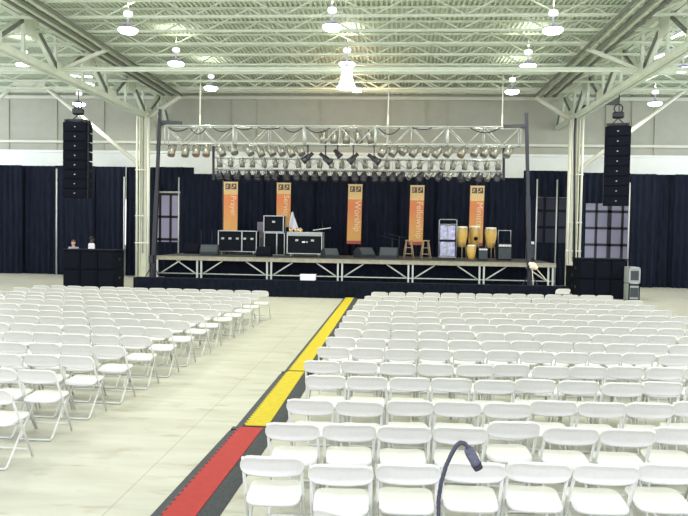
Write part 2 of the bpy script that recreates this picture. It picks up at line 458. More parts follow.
# ------------------------------------------------------------------ drapes
def drape(name, x0, x1, y, z0, z1, label, group, m='drape', pleat=.30, amp=.07):
    b = MB(); w = x1-x0; n = max(8, int(w/pleat*6)); rows = 5
    ph = random.random()*6; vs = []; fs = []
    for j in range(rows+1):
        z = z0+(z1-z0)*j/rows
        k = 1.0-.5*j/rows
        for i in range(n+1):
            x = x0+w*i/n
            yy = amp*k*math.sin(2*PI*(x/pleat)+ph+.8*math.sin(x*1.7+ph))+.03*math.sin(x*5.3+j*.7)
            vs.append((x, y+yy, z))
    W = n+1
    for j in range(rows):
        for i in range(n): fs.append((j*W+i, j*W+i+1, (j+1)*W+i+1, (j+1)*W+i))
    b.add(vs, fs, True)
    o = b.build(name, m)
    return tag(o, label, 'drape', group)
YD = 33.4
def xat(px, Y): return at(px, 230, Y).x
G1, G2, G3 = 'black drapes left of the stage', 'black drapes right of the stage', 'black drapes behind the stage'
ld = [(-30, 20, 'outermost'), (20, 56, 'second from the photo edge'), (57, 92, 'behind the two crew members'), (92, 123.5, 'beside the white window slit')]
for i, (a, c, s) in enumerate(ld): drape('black_drape', xat(a, YD)-.12, xat(c, YD)+(.12 if i < 3 else 0), YD+(.24 if i % 2 else 0), .02, 5.45, 'tall black drape left of the stage, '+s, G1)
drape('black_drape', xat(126, YD+.35), xat(156, YD+.35), YD+.35, .02, 5.45, 'narrow black drape hanging behind the left steel column', G1)
drape('black_drape', xat(155, YD), xat(182, YD), YD+.1, 4.25, 5.45, 'short black drape above the lilac window left of the stage', G1)
drape('black_drape', xat(181, YD), xat(192, YD), YD+.2, 1.0, 5.45, 'narrow tall black drape at the left end of the stage backdrop', G1)
YB = 33.7
xs = [181, 222, 268, 312, 352, 395, 438, 484, 527]
for i in range(8):
    drape('black_drape', xat(xs[i], YB-.3)-.03, xat(xs[i+1], YB-.3)+.03, YB-.3+(.26 if i % 2 else 0), .9, 5.12+.0*i, '%s black backdrop drape behind the stage, counted from its left end' % ORD[i+1], G3)
rd = [(629, 652, 'nearest the speaker stack'), (652, 676, 'second beyond the speaker stack'), (676, 720, 'outermost')]
for i, (a, c, s) in enumerate(rd): drape('black_drape', xat(a, YD)-(.12 if i else 0), xat(c, YD)+.12, YD+(.24 if i % 2 else 0), .02, 5.35, 'tall black drape right of the stage, '+s, G2)
drape('black_drape', xat(527, YD), xat(537, YD), YD+.1, .02, 5.45, 'narrow black drape right of the stage between tower and sheer panel', G2)
drape('sheer_drape', xat(536.5, YD), xat(571, YD), YD+.2, .02, 4.2, 'sheer black drape left of the right column, showing window light', G2, 'scrim')
drape('black_drape', xat(522, YD), xat(573, YD), YD-.05, 4.2, 5.45, 'short black drape above the sheer panel beside the right column', G2)
drape('black_drape', xat(571, YD), xat(586, YD), YD+.1, .02, 5.4, 'narrow black drape hanging behind the right steel column', G2)
drape('black_drape', xat(585, YD), xat(630, YD), YD+.2, 3.95, 5.4, 'short black drape above the gridded window behind the right speakers', G2)
drape('black_drape', xat(537, YD), xat(571.5, YD), YD+.04, .02, 2.0, 'short black drape hanging below the sheer panel right of the stage', G2)
drape('black_drape', xat(155, YD), xat(182, YD), YD+.1, .02, 1.75, 'short black drape below the lilac window left of the stage', G1)
# grey light patch of wall/duct above the backdrop ends
for px0, px1 in ((192, 213), (503, 522)):
    pass
# upright poles of the pipe and drape
def drape_pole(px, py, Y, h, label):
    x = xat(px, Y)
    t = thing('drape_pole', label, 'pole', (x, Y, 0), 0, 'pale uprights carrying the black drapes')
    b = MB(); b.tube([(0, 0, .01), (0, 0, h)], .035, 10); b.build('upright', 'aluminium', t)
    b = MB(); b.box((0, 0, .012), (.75, .6, .024), bev=.008); b.build('base_plate', 'aluminium', t)
drape_pole(56.5, 0, YD-.45, 5.25, 'pale upright drape pole beside the left speaker stack')
drape_pole(124, 0, YD-.45, 4.9, 'pale upright drape pole next to the left steel column')
drape_pole(556, 0, YD-.45, 5.0, 'pale upright drape pole beside the right end of the stage')
drape_pole(628.5, 0, YD-.45, 4.9, 'pale upright drape pole behind the grey cases')
drape_pole(536, 0, YD-.6, 5.0, 'pale upright drape pole behind the right lifting tower')
drape_pole(178.5, 0, YD-.45, 4.9, 'pale upright drape pole at the left end of the backdrop')

# ------------------------------------------------------------------ folding chairs
def panel(cols, lo, hi, mapf, th, vs_=(0, .33, .67, 1)):
    """a plate: for u in cols, v from lo(u) to hi(u); mapf(u,v,side) -> point"""
    b = MB(); n = len(cols); rows = len(vs_)-1; W = rows+1
    vs = []; fs = []
    for side in (0, 1):
        for u in cols:
            l, h = lo(u), hi(u)
            for j in range(W):
                vs.append(mapf(u, l+(h-l)*vs_[j], side, 0 < j < rows and abs(u) < abs(cols[1])+1e-6))
    o = n*W
    for i in range(n-1):
        for j in range(rows):
            fs.append((i*W+j, (i+1)*W+j, (i+1)*W+j+1, i*W+j+1)); fs.append((o+i*W+j, o+i*W+j+1, o+(i+1)*W+j+1, o+(i+1)*W+j))
    for i in range(n-1):
        for j in (0, rows): fs.append((i*W+j, (i+1)*W+j, o+(i+1)*W+j, o+i*W+j))
    for i in (0, n-1):
        for j in range(rows): fs.append((i*W+j, i*W+j+1, o+i*W+j+1, o+i*W+j))
    b.add(vs, fs, True)
    return b
def usamples(hw, k):
    return [-hw*math.cos(PI*i/k) for i in range(k+1)]
def corner(u, hw, r, ext):
    d = abs(u)-(hw-r)
    return 0 if d <= 0 else ext*(1-math.sqrt(max(0, 1-(d/r)**2)))
def slope_y(z): return -.235+(.80-z)*.53          # the long tubes: back top to front foot
def back_mb(k=14):
    hw = .228
    hi = lambda u: .805-corner(u, hw, .075, .085)-.006*(u/hw)**2
    lo = lambda u: .632+.014*(u/hw)**2+corner(u, hw, .06, .06)
    def mp(u, v, s, inner):
        y = slope_y(v)-.035*(1-(u/hw)**2)
        e = min(v-lo(u), hi(u)-v, (hw-abs(u))*1.0)
        h = .019 if e < .016 else (.008 if e > .024 else .013)
        return (u, y+(-h if s == 0 else h), v)
    return panel(usamples(hw, k), lo, hi, mp, .02, (0, .085, .15, .35, .65, .85, .915, 1) if k > 8 else (0, .1, .2, .8, .9, 1))
def seat_mb(k=12):
    hw = .198
    lo = lambda u: -.175+corner(u, hw, .07, .07)
    hi = lambda u: .205-corner(u, hw, .09, .09)
    def mp(u, v, s, inner):
        z = .448+.03*(v+.17)/.4-.010*(1-(u/hw)**2)
        return (u, v, z+(0 if s == 0 else -.028))
    return panel(usamples(hw, k), lo, hi, mp, .02)
def front_leg(s, n=7):
    return MB().tube([(s*.205, slope_y(.78), .78), (s*.212, slope_y(.45), .45), (s*.215, slope_y(.02), .012)], .0125, n)
def rear_leg(s, n=7):
    return MB().tube([(s*.178, .13, .43), (s*.182, -.215, .035), (s*.172, -.235, .013)], .0115, n)
def stretch_front(n=7): return MB().tube([(-.213, slope_y(.10), .10), (.213, slope_y(.10), .10)], .010, n)
def stretch_rear(n=7): return MB().tube([(-.178, -.232, .014), (.178, -.232, .014)], .0115, n)
def apron(n=6): return MB().tube([(-.207, slope_y(.40), .40), (.207, slope_y(.40), .40)], .009, n)
def merge(*ms):
    b = MB()
    for m in ms: b.add(m.v, m.f); b.sm[-len(m.sm):] = m.sm
    return b
chairP = 'chair_plastic'; chairM = 'chair_metal'
me_back = back_mb().mesh('backrest', chairP); me_seat = seat_mb().mesh('seat', chairP)
me_fl = [front_leg(s).mesh('leg', chairM) for s in (-1, 1)]; me_rl = [rear_leg(s).mesh('leg', chairM) for s in (-1, 1)]
me_sf = stretch_front().mesh('stretcher', chairM); me_sr = stretch_rear().mesh('stretcher', chairM); me_ap = apron().mesh('seat_rail', chairM)
me_back2 = back_mb(10).mesh('backrest', chairP); me_seat2 = seat_mb(8).mesh('seat', chairP)
me_frame2 = merge(*[front_leg(s, 5) for s in (-1, 1)], *[rear_leg(s, 5) for s in (-1, 1)], stretch_front(5), stretch_rear(5), apron(5)).mesh('frame', chairM)
far_parts = (back_mb(8), seat_mb(6), merge(*[front_leg(s, 4) for s in (-1, 1)], *[rear_leg(s, 4) for s in (-1, 1)], stretch_rear(4)))

def chair_near(label, group):
    t = thing('folding_chair', label, 'chair', group=group)
    link('backrest', me_back, t); link('seat', me_seat, t)
    for m in me_fl+me_rl: link('leg', m, t)
    link('stretcher', me_sf, t); link('stretcher', me_sr, t); link('seat_rail', me_ap, t)
    return t
def chair_mid(label, group):
    t = thing('folding_chair', label, 'chair', group=group)
    link('backrest', me_back2, t); link('seat', me_seat2, t); link('frame', me_frame2, t)
    return t

chairs = []     # (depth, x, y, rz, label, group)
GRR, GRL = 'white folding chairs right of the cable ramp', 'white folding chairs left of the aisle'
rows_right = [(-1.02, 4.72, .030), (-1.03, 5.60, .085), (-.97, 6.46, .092), (-.94, 7.54, .045), (-1.06, 8.40, .06), (-1.01, 9.41, .045), (-.98, 10.28, .05), (-.93, 11.21, .05),
              (-.92, 12.11, .05), (-.92, 13.07, .05), (-.90, 14.03, .05), (-.85, 15.02, .06), (-.80, 16.15, .06), (-.68, 17.2, .08), (-.54, 18.45, .09)]
def visible(x, y, m=4):
    ok = False
    for dx in (-.22, .22):
        for dy, z in ((-.23, .8), (.2, .45), (-.2, 0), (.2, 0)):
            px, py, k = proj((x+dx, y+dy, z))
            if -m < px < IW+m and py < IH+2: ok = True
    return ok
BACK = .235
for r, (x0, y0, sl) in enumerate(rows_right):
    k = 0
    while True:
        x = x0+.222+.466*k+(-.035 if r == 0 and k == 0 else 0)
        if x > 6.12: break
        jy = random.gauss(0, .035) if r else (.05, -.08, -.02, .06, .10, .10, .16, .12)[min(k, 7)]+(0)
        y = y0+sl*(x-x0)*(1 if r else .9)+jy
        if r == 1 and k == 4: y += .17
        if visible(x, y+BACK):
            lab = 'white folding chair, %s row right of the ramp, %s from the aisle' % (ORD[r+1], ORD[k+1])
            chairs.append((x, y+BACK, random.gauss(0, .03)+.02, lab, GRR))
        k += 1
q = on(561, 288.5, .8); chairs.append((q.x, q.y+.1, .2, 'lone white folding chair standing behind the last row right of the ramp', GRR))
rows_left = [(-3.74, 6.80), (-3.70, 7.78), (-3.66, 8.62), (-3.58, 9.42), (-3.54, 10.28), (-3.50, 11.15), (-3.48, 12.08), (-3.46, 12.92), (-3.46, 13.82), (-3.42, 14.80), (-3.38, 15.58), (-3.33, 16.42), (-3.34, 17.40), (-3.24, 18.25)]
for r, (x1, y0) in enumerate(rows_left):
    for k in range(14):
        x = x1-.21-.466*k+(.05 if r == 0 else -.02)
        y = y0-.05-.09*max(0, 1-r/8)+random.gauss(0, .03)+.012*k
        if visible(x, y):
            lab = 'white folding chair, %s row left of the aisle, %s from the row end' % (ORD[r+1], ORD[k+1])
            chairs.append((x, y, random.gauss(0, .03)-.01, lab, GRL))
chairs.sort(key=lambda c: c[1])
proto_n = proto_m = None
N_IND = 299
for i, (x, y, rz, lab, grp) in enumerate(chairs[:N_IND]):
    near = y < 10.8
    if near:
        if proto_n is None: o = proto_n = chair_near(lab, grp)
        else: o = copy_tree(proto_n)
    else:
        if proto_m is None: o = proto_m = chair_mid(lab, grp)
        else: o = copy_tree(proto_m)
    o.location = (x, y, 0); o.rotation_euler = (0, 0, rz); tag(o, lab, 'chair', grp)
rest = chairs[N_IND:]
print('CHAIRS', len(chairs), 'stuff', len(rest), 'depth', chairs[min(N_IND, len(chairs)-1)][1])
if rest:
    b1, b2 = MB(), MB()
    for x, y, rz, lab, grp in rest:
        R = rotm('Z', rz)
        for bb, pt in ((b1, far_parts[0]), (b1, far_parts[1]), (b2, far_parts[2])):
            bb.add([R@Vector(v)+Vector((x, y, 0)) for v in pt.v], pt.f, True)
    t = thing('folding_chair_rows', 'farthest rows of white folding chairs, nearest the stage', 'chairs'); t['kind'] = 'stuff'
    b1.build('seats_and_backs', chairP, t)['kind'] = 'stuff'; b2.build('frames', chairM, t)['kind'] = 'stuff'
# a chair of the row nearest the camera, its back corner just in view
o = copy_tree(proto_n); q = on(321, 508.5, .79); v = rotm('Z', -.36)@Vector((-.17, -.235, 0)); o.location = (q.x-v.x, q.y-v.y, 0); o.rotation_euler = (0, 0, -.36)
tag(o, 'white folding chair at the bottom edge, only its back corner showing', 'chair', GRR)

# ------------------------------------------------------------------ cable ramp along the aisle
def cable_ramp(pts, half, color, label, teeth_step):
    t = thing('cable_ramp', label, 'cable ramp', (pts[0][0], pts[0][1], 0), 0, 'cable ramp lengths laid end to end down the aisle')
    a, c = Vector((pts[0][0], pts[0][1], 0)), Vector((pts[1][0], pts[1][1], 0))
    d = c-a; Ln = d.length; ang = math.atan2(-d.x, d.y)
    t.rotation_euler = (0, 0, ang)
    y0, y1 = .008, Ln-.008
    b = MB(); b.prism([(-half, .001), (half, .001), (half, .004), (.130, .048), (-.165, .048), (-half, .004)], 1, y0, y1); b.build('ramp_base', 'ramp_rubber', t)
    # lid with a toothed hinge edge on its left
    b = MB(); pl = []; y = y0
    while y < y1-teeth_step:
        pl += [(-.150, y), (-.150, y+teeth_step*.5), (-.172, y+teeth_step*.55), (-.172, y+teeth_step*.95)]; y += teeth_step
    pl += [(-.150, y), (-.150, y1)]
    vs = []; fs = []
    for (x, y) in pl: vs += [(x, y, .049), (x, y, .056), (.122, y, .056), (.122, y, .049)]
    for i in range(len(pl)-1):
        for k in range(4): fs.append((i*4+k, i*4+(k+1) % 4, (i+1)*4+(k+1) % 4, (i+1)*4+k))
    fs += [(0, 1, 2, 3), tuple((len(pl)-1)*4+k for k in (3, 2, 1, 0))]
    b.add(vs, fs); b.build('lid', color, t)
    b = MB(); b.box((-.19, y1-.02, .03), (.12, .10, .03)); b.box((.16, y1-.02, .035), (.10, .10, .03)); b.build('connector', 'ramp_rubber', t)
cable_ramp([(-1.745, 3.2), (-1.61, 8.03)], .285, 'ramp_red', 'red lidded black cable ramp, the length nearest the camera', .105)
cable_ramp([(-1.57, 8.09), (-1.545, 11.35)], .285, 'ramp_yellow', 'yellow lidded black cable ramp, the middle length after the red one', .105)
cable_ramp([(-1.535, 11.41), (-1.455, 24.55)], .26, 'ramp_yellow', 'yellow lidded black cable ramp, the long length reaching the stage', .105)

# ------------------------------------------------------------------ gooseneck microphone at the mixing position
Ym = 1.35
pts = [at(x, y, Ym) for x, y in ((440, 530), (438.5, 516), (438.5, 500), (441, 483), (446, 466), (451, 455), (456, 446), (460.5, 442.5), (465, 443.5), (468.5, 448))]
t = thing('gooseneck_microphone', 'black gooseneck microphone bending over the front chairs', 'microphone', (pts[0].x, Ym, 0))
loc = lambda p: Vector(p)-Vector((pts[0].x, Ym, 0))
nk = MB(); sm = []
for i in range(len(pts)-1):
    for k in range(6): sm.append(pts[i].lerp(pts[i+1], k/6))
sm.append(pts[-1])
nk.tube([loc(p) for p in sm], [.0040+.0006*(i % 2) for i in range(len(sm))], 10); nk.build('gooseneck', 'mic_black', t)
h0, h1 = at(467.5, 447.5, Ym), at(478.5, 468.5, Ym)
d = (h1-h0)
hd = MB(); hd.tube([loc(h0), loc(h0+d*.1), loc(h0+d*.25), loc(h0+d*.9), loc(h1)], [.006, .0095, .0105, .0098, .008], 14); hd.build('microphone_head', 'foam_grey', t)
cp = MB(); cp.tube([loc(h0+d*.78), loc(h0+d*1.03)], [.0106, .0090], 14); cp.build('foam_windscreen', 'foam_black', t)
b = MB(); b.tube([(0, 0, .02), (0, 0, loc(pts[0]).z+.01)], .009, 10); b.build('stand_pole', 'mic_black', t)
b = MB(); b.lathe([(.14, .001), (.14, .015), (.03, .03)], 24); b.build('stand_base', 'mic_black', t)

# ------------------------------------------------------------------ stage
DZ, YF, YBK = 1.30, 27.4, 32.3
sx0, sx1 = at(155, 258, YF).x, at(556, 262, YF).x
t = thing('stage', 'long raised stage deck on pale aluminium legs with diagonal braces', 'stage', ((sx0+sx1)/2, YF, 0))
ox = (sx0+sx1)/2
b = MB(); b.box((0, (YBK-YF)/2, DZ-.03), (sx1-sx0, YBK-YF, .06)); b.build('deck', 'stage_top', t)
b = MB(); b.box((0, .0, DZ-.09), (sx1-sx0, .08, .14), bev=.01); b.box((0, -.03, DZ-.01), (sx1-sx0, .05, .025)); b.build('edge_beam', 'stage_edge', t)
posts = [157, 199, 269, 340, 410.7, 482, 551]
for i, px in enumerate(posts):
    x = at(px, 265, YF).x-ox
    for row, yy in enumerate((.05, 2.4, 4.7)):
        for dx in ((-.085, .085) if 0 < i else (0,)):
            lg = MB(); lg.box((dx, yy, (DZ-.16)/2), (.065, .065, DZ-.16)); lg.build('leg', 'aluminium', t, (x, 0, 0))
    if i < 6:
        b = MB(); b.tube([(x+.14, .05, .60), (x+.95, .05, DZ-.17)], .027, 8); b.build('brace', 'aluminium', t)
    if i > 0:
        b = MB(); b.tube([(x-.14, .05, .60), (x-.95, .05, DZ-.17)], .027, 8); b.build('brace', 'aluminium', t)
b = MB(); b.tube([(sx0-ox, .05, .60), (sx1-ox, .05, .60)], .022, 8); b.build('bottom_rail', 'aluminium', t)
drape('stage_skirt', sx0+.1, sx1-.1, YF+.9, .01, DZ-.17, 'black cloth hung under the stage deck behind its legs', None, 'black_cloth', .25, .03)
# low black skirted front platform
px0, px1 = at(134, 280, 24.7).x, at(569, 284, 24.7).x
t = thing('front_platform', 'low black skirted platform running along the foot of the stage', 'platform', ((px0+px1)/2, 24.65, 0))
b = MB(); b.box((0, .23, .57), (px1-px0, .42, .06)); b.build('platform_top', 'black_cloth', t)
w = px1-px0; b = MB(); n = int(w/.04); vs = []; fs = []
for j, z in enumerate((.004, .3, .60)):
    for i in range(n+1): vs.append((-w/2+w*i/n, -.02+.02*math.sin(i*1.1+.6*math.sin(i*.13)), z))
for j in range(2):
    for i in range(n): fs.append((j*(n+1)+i, j*(n+1)+i+1, (j+1)*(n+1)+i+1, (j+1)*(n+1)+i))
b.add(vs, fs, True); b.build('skirt', 'black_cloth', t)
for k in range(7):
    b = MB(); b.box((-w/2+.2+(w-.4)*k/6, .23, .27), (.08, .3, .54)); b.build('leg', 'black_paint', t)
# low wing platform left
# white case under the stage
c0 = at(300.5, 281, 24.85); c1 = at(315.5, 275, 24.85)
t = thing('storage_box', 'small white box lying on the platform under the stage front', 'box', ((c0.x+c1.x)/2, 24.87, .602))
b = MB(); b.box((0, 0, .10), (c1.x-c0.x, .3, .19), bev=.02); b.build('body', 'white_cloth', t)
b = MB(); b.box((0, 0, .215), (c1.x-c0.x+.03, .32, .03), bev=.01); b.build('lid', 'white_cloth', t)

# ------------------------------------------------------------------ road cases and gear on the stage
def road_case(px0, px1, pyt, Y, label, dividers=(), depth=.75, cast=True, group='black road cases on the stage', zb=DZ, latch=3, body='case_black', handles=True):
    a, c = at(px0, pyt, Y), at(px1, pyt, Y)
    w = c.x-a.x; h = (a.z+c.z)/2-zb
    t = thing('road_case', label, 'road case', ((a.x+c.x)/2, Y, zb), 0, group)
    z0 = .13 if cast else .0
    b = MB(); b.box((0, depth/2, (h+z0)/2), (w-.03, depth-.03, h-z0-.02), bev=.01); b.build('body', body, t)
    e = MB(); r = .035
    for yy in (0, depth):
        for zz in (z0+.015, h-.02): e.box((0, yy, zz), (w, r, r))
        for xx in (-w/2, w/2): e.box((xx, yy, (h+z0)/2), (r, r, h-z0))
    for xx in (-w/2, w/2):
        for zz in (z0+.015, h-.02): e.box((xx, depth/2, zz), (r, depth, r))
    for f in dividers: e.box((-w/2+w*f, -.005, (h+z0)/2), (.05, .03, h-z0))
    e.build('edge_trim', 'case_edge', t)
    for k in range(latch):
        b = MB(); b.box((-w/2+w*(k+.6)/(latch+.2), -.015, z0+(h-z0)*.62), (.13, .02, .09), bev=.008); b.build('latch', 'case_edge', t)
    if cast:
        for sx in (-1, 1):
            for yy in (.12, depth-.12):
                q = MB(); q.lathe([(.055, -.025), (.055, .025)], 14, (0, 0, .056), rotm('Y', PI/2)); q.box((0, 0, .115), (.09, .09, .03)); q.build('caster', 'case_edge', t, (sx*(w/2-.14), yy, 0))
    return t, w, h
road_case(218.5, 256.5, 230.5, 30.2, 'wide black road case with pale edges under the first banner', (.62,), latch=5)
t, w, h = road_case(287.5, 322, 232, 29.0, 'black road case with bright silver edges, gear on its top', (), latch=2, depth=.8)
b = MB(); b.box((0, -.0, h-.10), (w, .02, .14)); b.build('lid', 'case_grey', t)
b = MB(); b.box((-.04, -.02, h*.60), (.13, .012, .06)); b.box((.10, -.02, h*.60), (.05, .012, .05)); b.build('badge', 'badge_white', t)
case2 = (t.location.copy(), w, h)
road_case(264.5, 284.5, 232.5, 30.6, 'tall black amplifier case below a smaller case, left of the silver-edged case', (.62,), latch=0, cast=False, depth=.6)
a = at(264.5, 232.5, 30.6); c = at(264, 215.5, 30.6)
road_case(264, 283.5, 215.5, 30.6, 'smaller black equipment case stacked on the tall amplifier case', (), latch=1, cast=False, depth=.55, zb=a.z+.022)
a = at(258, 243, 31.6); c = at(263.5, 222, 31.6)
t = thing('equipment_case', 'tall narrow lilac-grey case standing left behind the tall amplifier case', 'case', ((a.x+c.x)/2, 31.6, DZ))
b = MB(); b.box((0, .2, (c.z-DZ)/2), (c.x-a.x+.1, .4, c.z-DZ), bev=.02); b.build('body', 'lilac_case', t)
b = MB(); b.box((0, -.01, (c.z-DZ)*.55), (.12, .02, .08)); b.build('latch', 'case_edge', t)
# small gear on the road case
for i, px in enumerate((290.5, 296, 300)):
    L0 = case2[0]; x = at(px, 230, 29.2).x
    t = thing('cymbal_clamp', ('first', 'second', 'third')[i]+' small brass fitting lying on the silver-edged road case, from the left', 'fitting', (x, 29.35, L0.z+case2[2]), 0, 'brass fittings on the road case')
    b = MB(); b.lathe([(.09, 0), (.09, .05), (.05, .07), (.05, .13), (.07, .16), (.02, .18)], 14); b.build('cup', 'brass', t)
    b = MB(); b.box((0, 0, .09), (.17, .05, .04)); b.build('bracket', 'badge_white', t)
t = thing('boom_arm', 'thin pale boom arm sticking out over the silver-edged road case', 'stand', (at(318, 231, 29.2).x, 29.5, case2[0].z+case2[2]))
b = MB(); b.lathe([(.09, 0), (.09, .015), (.02, .03)], 14); b.tube([(0, 0, .01), (0, 0, .12)], .02, 8); b.build('base', 'black_paint', t)
b = MB(); b.tube([(-.25, 0, .08), (.52, 0, .20)], .017, 8); b.build('arm', 'badge_white', t)
# white wedge-shaped sheet on an added stand behind the cases
q = at(291, 228, 31.4)
t = thing('added_sheet_stand', 'added stand with a white wedge-shaped sheet beside the second banner', 'stand', (q.x, 31.4, DZ))
b = MB(); b.tube([(0, 0, .02), (0, 0, 1.85)], .02, 8)
for k in range(3): b.tube([(0, 0, .35), (.3*math.cos(2.1*k), .3*math.sin(2.1*k), .015)], .015, 6)
b.build('pole', 'black_paint', t)  # pole and feet of the added stand
b = MB(); vs = []; fs = []
for j in range(9):
    z = 1.98-.80*j/8; wj = .05+.20*(j/8)
    for i in range(9):
        u = i/8*2-1; vs.append((.06+u*wj+.10*(j/8)**2, -.06-.05*math.cos(u*5+j), z-.05*abs(u)))
for j in range(8):
    for i in range(8): fs.append((j*9+i, j*9+i+1, (j+1)*9+i+1, (j+1)*9+i))
b.add(vs, fs, True); b.build('cloth', 'white_cloth', t)  # white wedge-shaped sheet on the added stand
# guitar-like dark stands beside it
# monitor wedges
def wedge(px, py, Y, w, h, label, rz=0.0, m='wedge_grey'):
    x = at(px, py, Y).x
    t = thing('monitor_wedge', label, 'speaker', (x, Y, DZ), rz, 'stage monitor wedges on the deck')
    d = h*1.35
    b = MB(); b.prism([(0, 0), (d, 0), (d, h*.62), (d*.62, h), (d*.42, h), (0, h*.28)], 0, -w/2, w/2); b.build('cabinet', m, t)
    b = MB(); p0, p1 = Vector((0, d*.04, h*.33)), Vector((0, d*.40, h*.95)); nrm = Vector((0, -(p1-p0).z, (p1-p0).y)).normalized()
    vs = [Vector((sx*w*.45, 0, 0))+p+nrm*.012 for p in (p0, p1) for sx in (-1, 1)]+[Vector((sx*w*.45, 0, 0))+p-nrm*.02 for p in (p0, p1) for sx in (-1, 1)]
    b.add(vs, [(0, 1, 3, 2), (4, 6, 7, 5), (0, 2, 6, 4), (1, 5, 7, 3), (2, 3, 7, 6), (0, 4, 5, 1)]); b.build('grille', 'grille_black' if m != 'wedge_grey' else 'amp_grey', t)
    return t
wedge(191, 250, 30.2, .62, .46, 'dark boxy monitor wedge farthest left on the stage', 0, 'speaker_black')
wedge(208.5, 250, 28.6, .75, .46, 'grey angled monitor wedge between mic stands left of the wide case', .1)
wedge(263, 252, 28.6, .62, .42, 'dark monitor wedge in front of the tall amplifier case', 0, 'speaker_black')
wedge(332.5, 253, 28.6, .62, .40, 'dark monitor wedge just right of the silver-edged road case', .5)
wedge(369, 255, 29.5, .75, .44, 'grey monitor wedge at centre stage, its side turned outwards', .75)
wedge(388, 256, 28.6, .75, .48, 'grey monitor wedge nearest the wooden stools', -.1)
# microphone stands
def mic_stand(px, Y, h, boom, label):
    x = at(px, 250, Y).x
    t = thing('microphone_stand', label, 'stand', (x, Y, DZ), 0, 'microphone stands on the stage')
    b = MB(); b.tube([(0, 0, .02), (0, 0, h)], .014, 8); b.build('pole', 'tower_grey', t)
    for k in range(3):
        b = MB(); b.tube([(0, 0, .12), (.28*math.cos(2.1*k+.4), .28*math.sin(2.1*k+.4), .012)], .012, 6); b.build('leg', 'tower_grey', t)
    b = MB(); b.tube([(-.3*boom, 0, h-.08), (.55*boom, -.05, h+.10)] if boom else [(0, 0, h-.02), (0, -.05, h+.1)], .011, 6); b.build('boom', 'tower_grey', t)
    e = (.55*boom, -.05, h+.10) if boom else (0, -.05, h+.1)
    b = MB(); b.tube([e, (e[0]+.08*(boom or .3), e[1]-.1, e[2]-.03)], [.018, .028], 8); b.build('microphone', 'case_black', t)
mic_stand(201, 31.2, 1.05, 0, 'thin straight microphone stand behind the leftmost wedges')
mic_stand(212, 31.3, 1.05, 0, 'thin straight microphone stand beside the wide road case')
mic_stand(399, 30.4, .95, -1, 'dark boom microphone stand left of the wooden stools')
mic_stand(392, 31.0, .85, -1, 'dark boom microphone stand behind the centre monitor wedges')
mic_stand(322, 31.4, 1.5, 0, 'thin straight microphone stand behind the silver-edged road case')
# stools
def stool(px, Y, label):
    x = at(px, 255, Y).x
    t = thing('bar_stool', label, 'stool', (x, Y, DZ), .15, 'wooden bar stools on the stage')
    b = MB(); b.lathe([(.15, .76), (.165, .775), (.165, .79), (.15, .80)], 20); b.build('seat', 'stool_wood', t)
    for sx in (-1, 1):
        for sy in (-1, 1):
            b = MB(); b.tube([(sx*.10, sy*.10, .76), (sx*.20, sy*.20, .008)], [.016, .020], 8); b.build('leg', 'stool_wood', t)
    b = MB()
    for z in (.22, .48):
        k = .20-.10*z/.76
        for sg in (-1, 1):
            b.tube([(-k, sg*k, z), (k, sg*k, z)], .012, 6); b.tube([(sg*k, -k, z+.05), (sg*k, k, z+.05)], .012, 6)
    b.build('rung', 'stool_wood', t)
stool(408.5, 29.2, 'wooden bar stool at the left foot of the fourth banner')
stool(425.5, 29.2, 'wooden bar stool at the right foot of the fourth banner')
# wheeled frame with two wrapped silver cases
Yr = 29.2; a = at(438.5, 259, Yr); c = at(456, 259, Yr); w = c.x-a.x; cx = (a.x+c.x)/2
zt_ = at(447, 219.5, Yr).z-DZ
t = thing('equipment_cart', 'tall pale tube frame cart carrying two silver wrapped cases', 'cart', (cx, Yr, DZ))
b = MB(); b.tube([(-w/2, 0, .06), (-w/2, 0, zt_-.04), (-w/2+.05, 0, zt_), (w/2-.05, 0, zt_), (w/2, 0, zt_-.04), (w/2, 0, .06)], .022, 8); b.tube([(-w/2, 0, zt_-.2), (w/2, 0, zt_-.2)], .018, 8); b.build('frame', 'case_edge', t)
b = MB(); b.box((0, .28, .11), (w, .6, .03)); b.build('platform', 'case_edge', t)
for sx in (-1, 1):
    for yy in (.05, .5):
        b = MB(); b.lathe([(.05, -.02), (.05, .02)], 12, (0, 0, .05), rotm('Y', PI/2)); b.build('wheel', 'black_paint', t, (sx*(w/2-.06), yy, 0))
hh = (zt_-.2-.14-.06)/2
for k, s in enumerate(('lower', 'upper')):
    z = DZ+.127+k*(hh+.05)
    t = thing('silver_case', 'crinkled silver wrapped case, the %s of two on the tube cart' % s, 'case', (cx, Yr+.05, z), 0, 'silver cases on the cart')
    b = MB(); b.box((0, .26, hh/2), (w-.08, .5, hh), bev=.03); b.build('wrap', 'silver_wrap', t)
    b = MB(); b.box((0, .0, hh*.5), (.05, .015, hh*.9)); b.build('strap', 'case_grey', t)
    if k == 0: 
        b = MB(); b.box((0, .26, hh+.025), (w-.04, .54, .05)); b.build('lid', 'case_black', t)
